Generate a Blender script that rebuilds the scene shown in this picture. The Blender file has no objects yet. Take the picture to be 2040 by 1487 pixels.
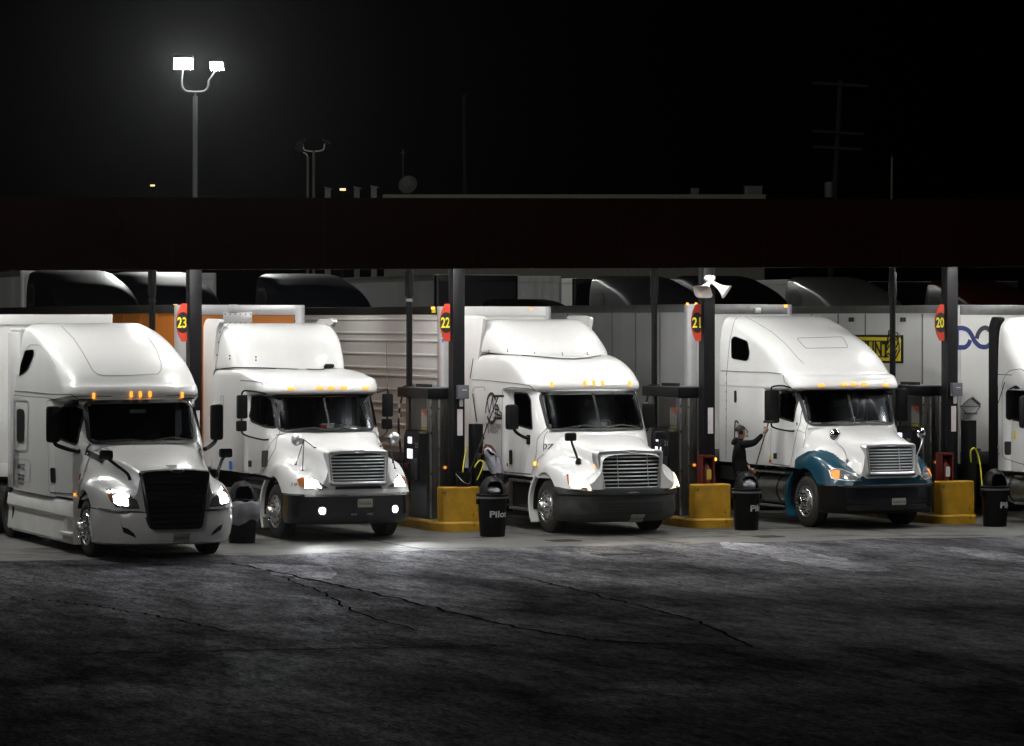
import bpy, bmesh, math, random
from mathutils import Vector, Matrix, Euler
from mathutils.bvhtree import BVHTree
from mathutils.geometry import delaunay_2d_cdt
random.seed(7)
PI = math.pi
scene = bpy.context.scene
COL = scene.collection

# ------------------------------------------------------------------ camera model
FPX, HCAM, VH, UC = 6200.0, 4.13, 640.0, 1020.0      # focal length in pixels, camera height, horizon row, centre column
TH = math.atan(2690 / 6200)
DX, DY = math.sin(TH), -math.cos(TH)                 # the way the lorries face
LX, LY = math.cos(TH), math.sin(TH)                  # their left
YAW = math.atan2(DY, DX)

def world(a, b, z=0.0):
    """lane coordinates: a across the lanes, b back along them"""
    return Vector((LX * a - DX * b, LY * a - DY * b, z))

def at(u, v, Y):
    return Vector(((u - UC) / FPX * Y, Y, HCAM - (v - VH) / FPX * Y))

def ground_at(u, v, z=0.0):
    return at(u, v, FPX * (HCAM - z) / (v - VH))

# ------------------------------------------------------------------ materials
MATS = {}

def nodes_of(name):
    m = bpy.data.materials.new(name)
    m.use_nodes = True
    nt = m.node_tree
    return m, nt, nt.nodes['Principled BSDF']

def mat(name, col, rough=0.5, metal=0.0, var=0.0, vscale=6.0, bump=0.0, bscale=60.0, coat=0.0,
        rvar=0.0, stretch=None, dirt=None, spec=None):
    m, nt, p = nodes_of(name)
    N, Lk = nt.nodes.new, nt.links.new
    c = (*col, 1)
    p.inputs['Base Color'].default_value = c
    p.inputs['Roughness'].default_value = rough
    p.inputs['Metallic'].default_value = metal
    if spec is not None:
        p.inputs['Specular IOR Level'].default_value = spec
    if coat:
        p.inputs['Coat Weight'].default_value = coat
        p.inputs['Coat Roughness'].default_value = 0.09
    tc = N('ShaderNodeTexCoord')
    mp = N('ShaderNodeMapping')
    Lk(tc.outputs['Object'], mp.inputs['Vector'])
    if stretch:
        mp.inputs['Scale'].default_value = stretch
    if var or rvar or dirt:
        nz = N('ShaderNodeTexNoise')
        nz.inputs['Scale'].default_value = vscale
        nz.inputs['Detail'].default_value = 7
        nz.inputs['Roughness'].default_value = 0.62
        Lk(mp.outputs['Vector'], nz.inputs['Vector'])
        if var:
            r = N('ShaderNodeMapRange')
            r.inputs['From Min'].default_value = 0.3
            r.inputs['From Max'].default_value = 0.7
            r.inputs['To Min'].default_value = 1 - var
            r.inputs['To Max'].default_value = 1 + var * 0.6
            Lk(nz.outputs['Fac'], r.inputs['Value'])
            mx = N('ShaderNodeMix')
            mx.data_type = 'RGBA'
            mx.blend_type = 'MULTIPLY'
            mx.inputs[0].default_value = 1
            mx.inputs[6].default_value = c
            Lk(r.outputs['Result'], mx.inputs[7])
            out = mx.outputs[2]
            if dirt:
                dn = N('ShaderNodeTexNoise')
                dn.inputs['Scale'].default_value = dirt[1]
                dn.inputs['Detail'].default_value = 9
                dn.inputs['Roughness'].default_value = 0.7
                Lk(mp.outputs['Vector'], dn.inputs['Vector'])
                rr = N('ShaderNodeMapRange')
                rr.inputs['From Min'].default_value = dirt[2]
                rr.inputs['From Max'].default_value = dirt[2] + 0.12
                Lk(dn.outputs['Fac'], rr.inputs['Value'])
                m2 = N('ShaderNodeMix')
                m2.data_type = 'RGBA'
                Lk(rr.outputs['Result'], m2.inputs[0])
                Lk(out, m2.inputs[6])
                m2.inputs[7].default_value = (*dirt[0], 1)
                out = m2.outputs[2]
            Lk(out, p.inputs['Base Color'])
        if rvar:
            r2 = N('ShaderNodeMapRange')
            r2.inputs['From Min'].default_value = 0.3
            r2.inputs['From Max'].default_value = 0.7
            r2.inputs['To Min'].default_value = max(0.02, rough - rvar)
            r2.inputs['To Max'].default_value = min(1, rough + rvar)
            Lk(nz.outputs['Fac'], r2.inputs['Value'])
            Lk(r2.outputs['Result'], p.inputs['Roughness'])
    if bump:
        bn = N('ShaderNodeTexNoise')
        bn.inputs['Scale'].default_value = bscale
        bn.inputs['Detail'].default_value = 5
        Lk(mp.outputs['Vector'], bn.inputs['Vector'])
        b = N('ShaderNodeBump')
        b.inputs['Strength'].default_value = bump
        b.inputs['Distance'].default_value = 0.02
        Lk(bn.outputs['Fac'], b.inputs['Height'])
        Lk(b.outputs['Normal'], p.inputs['Normal'])
    MATS[name] = m
    return m

def emit(name, col, strength, base=(0.8, 0.8, 0.8)):
    m, nt, p = nodes_of(name)
    p.inputs['Base Color'].default_value = (*base, 1)
    p.inputs['Emission Color'].default_value = (*col, 1)
    p.inputs['Emission Strength'].default_value = strength
    p.inputs['Roughness'].default_value = 0.3
    MATS[name] = m
    return m

def glass(name, tint, gl=0.12):
    m = bpy.data.materials.new(name)
    m.use_nodes = True
    nt = m.node_tree
    nt.nodes.remove(nt.nodes['Principled BSDF'])
    o = nt.nodes['Material Output']
    t = nt.nodes.new('ShaderNodeBsdfTransparent')
    t.inputs['Color'].default_value = (*tint, 1)
    g = nt.nodes.new('ShaderNodeBsdfGlossy')
    g.inputs['Roughness'].default_value = 0.2
    g.inputs['Color'].default_value = (0.06, 0.064, 0.07, 1)
    fr = nt.nodes.new('ShaderNodeFresnel')
    fr.inputs['IOR'].default_value = 1.45
    mx = nt.nodes.new('ShaderNodeMixShader')
    nt.links.new(fr.outputs[0], mx.inputs[0])
    nt.links.new(t.outputs[0], mx.inputs[1])
    nt.links.new(g.outputs[0], mx.inputs[2])
    nt.links.new(mx.outputs[0], o.inputs[0])
    MATS[name] = m
    return m

mat('white_paint', (0.78, 0.78, 0.77), 0.30, var=0.05, vscale=1.3, coat=0.8, stretch=(1, 1, .5))
mat('worn_white_paint', (0.76, 0.76, 0.75), 0.36, var=0.06, vscale=1.5, coat=0.6, stretch=(1, 1, .4))
mat('white_skirt', (0.70, 0.70, 0.67), 0.4, var=0.16, vscale=2.0, coat=0.2, rvar=0.1)
mat('teal_paint', (0.006, 0.052, 0.085), 0.3, var=0.08, coat=0.7)
mat('black_plastic', (0.005, 0.005, 0.0055), 0.5, var=0.2, vscale=9, spec=.25)
mat('grey_plastic', (0.030, 0.030, 0.032), 0.55, var=0.15, vscale=4, bump=0.04, bscale=200)
mat('navy_gloss', (0.004, 0.005, 0.008), 0.25, var=0.2, coat=0.2)
mat('rubber', (0.018, 0.017, 0.016), 0.75, var=0.35, vscale=5, bump=0.1, bscale=40)
mat('seal', (0.008, 0.008, 0.008), 0.5)
mat('tar', (0.012, 0.012, 0.012), 1.0, spec=0.0)
mat('seam', (0.16, 0.16, 0.155), 0.7)
mat('dark_seam', (0.03, 0.03, 0.03), 0.7)
mat('groove', (0.35, 0.35, 0.34), 0.6)
mat('chrome', (0.78, 0.79, 0.82), 0.11, 1.0, rvar=0.05, vscale=8)
mat('bar_chrome', (0.34, 0.34, 0.35), 0.42, 1.0)
mat('dull_chrome', (0.68, 0.68, 0.70), 0.40, 1.0, rvar=0.08, vscale=8)
mat('aluminium', (0.66, 0.66, 0.66), 0.32, 1.0, rvar=0.1, vscale=12, var=0.12)
mat('tank_metal', (0.32, 0.32, 0.31), 0.38, 1.0, rvar=0.12, vscale=5, var=0.3)
mat('stainless', (0.17, 0.165, 0.15), 0.34, 0.9, var=0.35, vscale=3, rvar=0.1, stretch=(14, 14, 0.6))
mat('dark_steel', (0.004, 0.004, 0.0045), 0.45, 0.0, var=0.3, vscale=4, bump=0.03, spec=.22)
mat('post_paint', (0.004, 0.004, 0.005), 0.42, 0.0, var=0.3, vscale=3, rvar=0.12, stretch=(1, 1, .35), dirt=((.02, .019, .018), 7, .67), spec=.3)
mat('pipe_black', (0.004, 0.004, 0.004), 0.6, var=0.3, spec=.2)
mat('chassis', (0.016, 0.015, 0.015), 0.6, var=0.3, vscale=8)
mat('yellow_paint', (0.44, 0.235, 0.006), 0.55, var=0.4, vscale=2.2, bump=0.12, bscale=22, dirt=((.05, .032, .008), 3.5, .58))
mat('concrete', (0.115, 0.113, 0.103), 0.7, var=0.5, vscale=.55, bump=0.10, bscale=30, rvar=0.16, stretch=(1, 1.6, 1), dirt=((.020, .018, .016), .55, .50))
mat('trailer_white', (0.74, 0.74, 0.72), 0.42, var=0.08, vscale=.8, rvar=0.08, stretch=(1, 1, .25))
mat('trailer_grey', (0.36, 0.36, 0.355), 0.45, 0.0, var=0.16, vscale=1.0, rvar=0.1, stretch=(1.4, 1.4, .2))
mat('trailer_orange', (0.42, 0.13, 0.010), 0.45, var=0.14, vscale=1.2, stretch=(1, 1, .3))
mat('rail_metal', (0.24, 0.24, 0.24), 0.36, 0.7, var=0.2, vscale=4)
mat('corner_metal', (0.62, 0.62, 0.64), 0.34, 0.6, var=0.1, vscale=3)
mat('dark_rail', (0.018, 0.018, 0.018), 0.5, 0.2, var=0.2)
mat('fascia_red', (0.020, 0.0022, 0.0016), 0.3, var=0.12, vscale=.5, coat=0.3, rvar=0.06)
mat('soffit', (0.030, 0.029, 0.028), 0.7, var=0.2)
mat('sign_red', (0.55, 0.045, 0.02), 0.45, var=0.08)
mat('sign_black', (0.010, 0.010, 0.010), 0.45)
mat('sign_yellow', (0.85, 0.72, 0.03), 0.5)
mat('hunt_yellow', (0.80, 0.66, 0.03), 0.5, var=0.1)
mat('logo_blue', (0.012, 0.028, 0.15), 0.45)
mat('logo_dark', (0.03, 0.032, 0.045), 0.45)
mat('ink', (0.018, 0.018, 0.02), 0.55)
mat('text_red', (0.5, 0.03, 0.02), 0.5)
mat('text_blue', (0.02, 0.04, 0.4), 0.5)
mat('text_grey', (0.48, 0.48, 0.48), 0.5)
mat('paper', (0.62, 0.56, 0.58), 0.7, var=0.08)
mat('box_grey', (0.11, 0.115, 0.135), 0.5, var=0.1)
mat('box_dark', (0.040, 0.038, 0.037), 0.5, var=0.1)
mat('red_paint', (0.09, 0.007, 0.005), 0.42, var=0.2)
mat('hose_yellow', (0.60, 0.56, 0.04), 0.5)
mat('plastic_bag', (0.22, 0.22, 0.25), 0.4, var=0.2, vscale=9, bump=0.4, bscale=14)
mat('can_black', (0.003, 0.003, 0.0032), 0.5, spec=.2, var=0.25, vscale=6)
mat('plate', (0.34, 0.34, 0.30), 0.5, var=0.2, vscale=12)
mat('interior', (0.030, 0.032, 0.034), 0.7, var=0.2)
mat('dash', (0.11, 0.125, 0.12), 0.6, var=0.2)
mat('seat_cloth', (0.045, 0.045, 0.05), 0.85, var=0.3)
mat('curtain', (0.02, 0.02, 0.02), 0.9, var=0.3, stretch=(1, 8, .4))
mat('red_cloth', (0.30, 0.015, 0.015), 0.85)
mat('hivis', (0.45, 0.65, 0.02), 0.7)
mat('hoodie', (0.0035, 0.0035, 0.004), 0.9, spec=.15, var=0.4, vscale=12, bump=0.5, bscale=18)
mat('jeans', (0.008, 0.009, 0.014), 0.9, var=0.4, vscale=12, bump=0.3, bscale=25)
mat('grey_shirt', (0.34, 0.34, 0.40), 0.85, var=0.12, vscale=8, bump=0.5, bscale=14)
mat('vest', (0.16, 0.07, 0.04), 0.85, var=0.4, vscale=20)
mat('skin', (0.36, 0.19, 0.12), 0.5, var=0.1)
mat('hair', (0.012, 0.010, 0.009), 0.6, var=0.4, vscale=40)
mat('shoe', (0.02, 0.02, 0.02), 0.6)
mat('dark_truck', (0.005, 0.0055, 0.009), 0.5, spec=.25, var=0.2)
mat('black_truck', (0.003, 0.003, 0.0035), 0.45, spec=.25)
mat('silver_truck', (0.14, 0.14, 0.135), 0.35, 0.3, coat=0.4)
mat('maroon_truck', (0.035, 0.003, 0.004), 0.3, coat=0.4)
mat('grey_truck', (0.035, 0.035, 0.038), 0.4, coat=0.2)
mat('pole_metal', (0.10, 0.10, 0.115), 0.6, 0.0, var=0.12)
mat('wood_pole', (0.010, 0.009, 0.007), 0.9, var=0.3, stretch=(8, 8, .4))
mat('wall_render', (0.16, 0.15, 0.12), 0.8, var=0.2)
mat('roof_trim', (0.15, 0.145, 0.10), 0.7, var=0.15)
mat('dish_grey', (0.07, 0.073, 0.066), 0.6, var=0.15)
mat('horn_white', (0.78, 0.70, 0.66), 0.45, var=0.05)
mat('rust', (0.07, 0.055, 0.045), 0.7, 0.3, var=0.5, vscale=14)
mat('sticker_orange', (0.35, 0.05, 0.015), 0.5, var=0.3, vscale=25)
mat('sticker_white', (0.28, 0.27, 0.25), 0.6, var=0.3, vscale=30)
mat('sticker_yellow', (0.40, 0.31, 0.03), 0.5, var=0.1)
mat('lamp_lens', (0.35, 0.35, 0.36), 0.08, 0.6, rvar=0.04, coat=1)
mat('amber_lens', (0.50, 0.13, 0.015), 0.15, var=0.3, vscale=40, coat=1)
mat('blue_sticker', (0.03, 0.16, 0.5), 0.5)
mat('trailer_curtain', (0.30, 0.30, 0.29), 0.8, var=0.25, vscale=2, bump=0.5, bscale=3, stretch=(1, 3, .5))
glass('cab_glass', (0.55, 0.60, 0.60))
glass('dark_glass', (0.10, 0.10, 0.11))
emit('amber_glow', (1.0, 0.40, 0.06), 2.2, (0.6, 0.25, 0.03))
emit('amber_marker', (1.0, 0.36, 0.04), 1.6, (0.6, 0.25, 0.03))
emit('canopy_glow', (1.0, 0.995, 0.97), 270.0)
emit('flood_glow', (0.97, 1.0, 0.93), 220.0)
emit('head_white', (0.93, 0.95, 1.0), 30.0)
emit('head_warm', (1.0, 0.78, 0.50), 2.6, (.4, .36, .3))
emit('fog_white', (0.94, 1.0, 0.97), 26.0)
emit('screen_glow', (0.80, 0.82, 1.0), 1.6)
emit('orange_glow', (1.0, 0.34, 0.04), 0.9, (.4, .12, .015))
emit('far_window', (1.0, 0.75, 0.35), 1.2)

def asphalt(name, base, warm):
    m, nt, p = nodes_of(name)
    N, Lk = nt.nodes.new, nt.links.new
    tc = N('ShaderNodeTexCoord')
    rot = N('ShaderNodeMapping')                         # x along the lanes, y across them
    rot.inputs['Rotation'].default_value = (0, 0, -YAW)
    Lk(tc.outputs['Object'], rot.inputs['Vector'])
    def noise(scale, det, st, rough=.6, dist=0.0):
        mp = N('ShaderNodeMapping')
        mp.inputs['Scale'].default_value = st
        Lk(rot.outputs['Vector'], mp.inputs['Vector'])
        n = N('ShaderNodeTexNoise')
        n.inputs['Scale'].default_value = scale
        n.inputs['Detail'].default_value = det
        n.inputs['Roughness'].default_value = rough
        n.inputs['Distortion'].default_value = dist
        Lk(mp.outputs['Vector'], n.inputs['Vector'])
        return n.outputs['Fac']
    big = noise(.25, 6, (.6, 1.2, 1), .6, .6)
    mid = noise(.9, 8, (.6, 1.4, 1), .68, .6)
    fine = noise(3.2, 6, (.45, 1.3, 1), .75)
    grit = noise(15, 4, (.42, 1.3, 1), .85)
    def rng(v, a, b, c, d):
        r = N('ShaderNodeMapRange')
        for k, q in zip(('From Min', 'From Max', 'To Min', 'To Max'), (a, b, c, d)):
            r.inputs[k].default_value = q
        Lk(v, r.inputs['Value'])
        return r.outputs['Result']
    def mul(a, b):
        q = N('ShaderNodeMath')
        q.operation = 'MULTIPLY'
        Lk(a, q.inputs[0])
        Lk(b, q.inputs[1])
        return q.outputs[0]
    f = mul(mul(rng(big, .36, .64, .65, 1.4), rng(mid, .3, .7, .45, 1.6)), mul(rng(fine, .35, .65, .5, 1.5), rng(grit, .36, .68, .5, 1.6)))
    mx = N('ShaderNodeMix')
    mx.data_type = 'RGBA'
    mx.blend_type = 'MULTIPLY'
    mx.inputs[0].default_value = 1
    mx.inputs[6].default_value = (base, base * .985, base * (.96 if warm else 1.09), 1)
    Lk(f, mx.inputs[7])
    nt.nodes.remove(p)
    df, gs, ms = N('ShaderNodeBsdfDiffuse'), N('ShaderNodeBsdfGlossy'), N('ShaderNodeMixShader')
    Lk(mx.outputs[2], df.inputs['Color'])
    gs.inputs['Color'].default_value = (.95, .96, 1, 1)
    Lk(rng(mid, .3, .7, .72, .46), gs.inputs['Roughness'])
    Lk(mul(rng(big, .40, .66, .018, .13), mul(rng(grit, .38, .68, .30, 1.8), rng(fine, .35, .65, .5, 1.5))), ms.inputs[0])
    Lk(df.outputs[0], ms.inputs[1])
    Lk(gs.outputs[0], ms.inputs[2])
    Lk(ms.outputs[0], nt.nodes['Material Output'].inputs['Surface'])
    b = N('ShaderNodeBump')
    b.inputs['Strength'].default_value = .30
    b.inputs['Distance'].default_value = .012
    Lk(grit, b.inputs['Height'])
    b2 = N('ShaderNodeBump')
    b2.inputs['Strength'].default_value = .10
    b2.inputs['Distance'].default_value = .05
    Lk(mid, b2.inputs['Height'])
    Lk(b.outputs['Normal'], b2.inputs['Normal'])
    Lk(b2.outputs['Normal'], df.inputs['Normal'])
    Lk(b2.outputs['Normal'], gs.inputs['Normal'])
    MATS[name] = m

asphalt('asphalt', 0.070, False)
asphalt('new_asphalt', 0.036, False)
asphalt('sheen_asphalt', 0.20, False)  # paler asphalt for the painted sheen patches

# ------------------------------------------------------------------ mesh helpers
class MB:
    def __init__(s):
        s.v, s.f = [], []

    def add(s, vs, fs):
        o = len(s.v)
        s.v += [Vector(p) for p in vs]
        s.f += [tuple(i + o for i in q) for q in fs]
        return s

    def box(s, c, d, bev=0.0, rot=None, taper=None):
        bm = bmesh.new()
        bmesh.ops.create_cube(bm, size=1)
        for v in bm.verts:
            v.co = Vector((v.co.x * d[0], v.co.y * d[1], v.co.z * d[2]))
            if taper and v.co.z > 0:
                v.co.x *= taper
                v.co.y *= taper
        if bev:
            bmesh.ops.bevel(bm, geom=bm.edges[:], offset=min(bev, min(d) * .45), segments=2, profile=.6, affect='EDGES')
        M = Matrix.Translation(Vector(c)) @ (Euler(rot).to_matrix().to_4x4() if rot else Matrix())
        bm.verts.ensure_lookup_table()
        s.add([M @ v.co for v in bm.verts], [[v.index for v in f.verts] for f in bm.faces])
        bm.free()
        return s

    def tube(s, pts, r, n=8, caps=True):
        pts = [Vector(p) for p in pts]
        rs = r if isinstance(r, (list, tuple)) else [r] * len(pts)
        rings, up = [], None
        for i, p in enumerate(pts):
            t = (pts[min(i + 1, len(pts) - 1)] - pts[max(i - 1, 0)]).normalized()
            if up is None:
                up = Vector((0, 0, 1)) if abs(t.z) < .9 else Vector((1, 0, 0))
            a = t.cross(up).normalized()
            up = a.cross(t).normalized()
            rings.append([p + (a * math.cos(2 * PI * k / n) + up * math.sin(2 * PI * k / n)) * rs[i] for k in range(n)])
        vs = [q for ring in rings for q in ring]
        fs = [(i * n + k, i * n + (k + 1) % n, (i + 1) * n + (k + 1) % n, (i + 1) * n + k) for i in range(len(pts) - 1) for k in range(n)]
        if caps:
            fs += [tuple(range(n))[::-1], tuple((len(pts) - 1) * n + k for k in range(n))]
        return s.add(vs, fs)

    def cyl(s, p0, p1, r, n=16):
        return s.tube([p0, p1], r, n)

    def lathe(s, prof, axis, c, n=32):
        """prof: (radius, height along axis)"""
        ax = Vector(axis).normalized()
        e1 = ax.cross(Vector((0, 0, 1)) if abs(ax.z) < .9 else Vector((1, 0, 0))).normalized()
        e2 = ax.cross(e1)
        c = Vector(c)
        vs = [c + ax * h + (e1 * math.cos(2 * PI * k / n) + e2 * math.sin(2 * PI * k / n)) * r for r, h in prof for k in range(n)]
        fs = [(i * n + k, i * n + (k + 1) % n, (i + 1) * n + (k + 1) % n, (i + 1) * n + k) for i in range(len(prof) - 1) for k in range(n)]
        if prof[0][0] > 1e-4:
            fs.append(tuple(range(n))[::-1])
        if prof[-1][0] > 1e-4:
            fs.append(tuple((len(prof) - 1) * n + k for k in range(n)))
        return s.add(vs, fs)

    def extrude(s, a, b):
        """closed prism between two equal rings of points"""
        n = len(a)
        return s.add(list(a) + list(b), [tuple(range(n))[::-1], tuple(range(n, 2 * n))] + [(k, (k + 1) % n, n + (k + 1) % n, n + k) for k in range(n)])

    def grid(s, rows, closed=False):
        n = len(rows[0])
        fs = []
        for i in range(len(rows) - 1):
            for k in range(n if closed else n - 1):
                fs.append((i * n + k, i * n + (k + 1) % n, (i + 1) * n + (k + 1) % n, (i + 1) * n + k))
        return s.add([p for r in rows for p in r], fs)

    def build(s, name, material, parent=None, smooth=35, label=None, recalc=True):
        me = bpy.data.meshes.new(name)
        me.from_pydata([tuple(p) for p in s.v], [], s.f)
        if recalc:
            bm = bmesh.new()
            bm.from_mesh(me)
            bmesh.ops.remove_doubles(bm, verts=bm.verts, dist=1e-5)
            bmesh.ops.recalc_face_normals(bm, faces=bm.faces)
            bm.to_mesh(me)
            bm.free()
        mats = material if isinstance(material, (list, tuple)) else [material]
        for k in mats:
            me.materials.append(MATS[k] if isinstance(k, str) else k)
        if smooth:
            for p in me.polygons:
                p.use_smooth = True
            me.set_sharp_from_angle(angle=math.radians(smooth))
        o = bpy.data.objects.new(name, me)
        COL.objects.link(o)
        if parent:
            o.parent = parent
        if label:
            o['label'] = label
        return o

def tag(o, label=None, cat=None, group=None, kind=None):
    for k, v in (('label', label), ('category', cat), ('group', group), ('kind', kind)):
        if v:
            o[k] = v
    return o

def thing(name, label, cat, loc=(0, 0, 0), rz=0.0, group=None, ry=0.0):
    o = bpy.data.objects.new(name, None)
    COL.objects.link(o)
    o.empty_display_size = .2
    o.location = loc
    o.rotation_euler = (0, ry, rz)
    return tag(o, label, cat, group)

def kids(o):
    return [c for c in bpy.data.objects if c.parent == o]

def copy_tree(o, parent=None):
    c = o.copy()
    COL.objects.link(c)
    if parent:
        c.parent = parent
    for ch in kids(o):
        copy_tree(ch, c)
    return c

def cr(P, t):
    """Catmull-Rom through a list of equal-length tuples, t in 0..len-1"""
    n = len(P) - 1
    i = min(int(t), n - 1)
    f = t - i
    p0, p1, p2, p3 = P[max(i - 1, 0)], P[i], P[i + 1], P[min(i + 2, n)]
    return [0.5 * (2 * b + (c - a) * f + (2 * a - 5 * b + 4 * c - d) * f * f + (3 * b - a - 3 * c + d) * f ** 3) for a, b, c, d in zip(p0, p1, p2, p3)]

def rpoly(P, r, n=5):
    """round the corners of a 2D polygon"""
    out = []
    m = len(P)
    for i in range(m):
        p, a, b = Vector(P[i]), Vector(P[i - 1]), Vector(P[(i + 1) % m])
        ri = r[i] if isinstance(r, (list, tuple)) else r
        da, db = (a - p), (b - p)
        ra, rb = min(ri, da.length * .45), min(ri, db.length * .45)
        q0, q1 = p + da.normalized() * ra, p + db.normalized() * rb
        for k in range(n + 1):
            t = k / n
            out.append(tuple(q0 * (1 - t) ** 2 + p * 2 * t * (1 - t) + q1 * t * t))
    return out

def inset(P, d):
    m = len(P)
    area = sum(P[i][0] * P[(i + 1) % m][1] - P[(i + 1) % m][0] * P[i][1] for i in range(m))
    sg = 1 if area > 0 else -1
    out = []
    for i in range(m):
        a, b = Vector(P[i - 1]), Vector(P[(i + 1) % m])
        t = (b - a).normalized()
        nrm = Vector((-t.y, t.x)) * sg
        out.append(tuple(Vector(P[i]) + nrm * d))
    return out

def inpoly(p, P):
    x, y = p
    c = False
    for i in range(len(P)):
        x0, y0 = P[i - 1]
        x1, y1 = P[i]
        if (y0 > y) != (y1 > y) and x < (x1 - x0) * (y - y0) / (y1 - y0) + x0:
            c = not c
    return c

def strip(P, w, closed=False):
    """2D polyline to a list of quads (a ribbon polygon grid)"""
    P = [Vector(p) for p in P]
    m = len(P)
    Lr, Rr = [], []
    for i in range(m):
        if closed:
            a, b = P[i - 1], P[(i + 1) % m]
        else:
            a, b = P[max(i - 1, 0)], P[min(i + 1, m - 1)]
        t = (b - a).normalized()
        nr = Vector((-t.y, t.x)) * w * .5
        Lr.append(P[i] + nr)
        Rr.append(P[i] - nr)
    return Lr, Rr

def dens(P, h, closed=False):
    out = []
    m = len(P)
    for i in range(m if closed else m - 1):
        a, b = Vector(P[i]), Vector(P[(i + 1) % m])
        k = max(1, int((b - a).length / h))
        out += [tuple(a.lerp(b, j / k)) for j in range(k)]
    if not closed:
        out.append(tuple(P[-1]))
    return out

_txt = {}
def fit_text(body, w, h, bold=0.0):
    """text scaled to an exact width and height, centred"""
    V, F = text2d(body, 1, bold)
    x0, x1 = min(p[0] for p in V), max(p[0] for p in V)
    y0, y1 = min(p[1] for p in V), max(p[1] for p in V)
    return [((x - (x0 + x1) / 2) * w / (x1 - x0), (y - (y0 + y1) / 2) * h / (y1 - y0)) for x, y in V], F

def text2d(body, size=1.0, bold=0.0, width=1.0):
    """text as 2D points and faces, centred"""
    key = (body, bold)
    if key not in _txt:
        cu = bpy.data.curves.new('t', 'FONT')
        cu.body = body
        cu.size = 1
        cu.align_x = 'CENTER'
        cu.align_y = 'CENTER'
        cu.offset = bold
        cu.resolution_u = 4
        o = bpy.data.objects.new('t', cu)
        COL.objects.link(o)
        dg = bpy.context.evaluated_depsgraph_get()
        me = bpy.data.meshes.new_from_object(o.evaluated_get(dg))
        _txt[key] = ([(v.co.x, v.co.y) for v in me.vertices], [tuple(p.vertices) for p in me.polygons])
        bpy.data.objects.remove(o)
        bpy.data.curves.remove(cu)
        bpy.data.meshes.remove(me)
    V, Fc = _txt[key]
    return [(x * size * width, y * size) for x, y in V], Fc

def flat_text(body, w, h, M, bold=0.0):
    """text standing in the local x/z plane of matrix M"""
    V, Fc = fit_text(body, w, h, bold)
    mb = MB()
    mb.add([M @ Vector((x, 0, y)) for x, y in V], Fc)
    return mb

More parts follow.
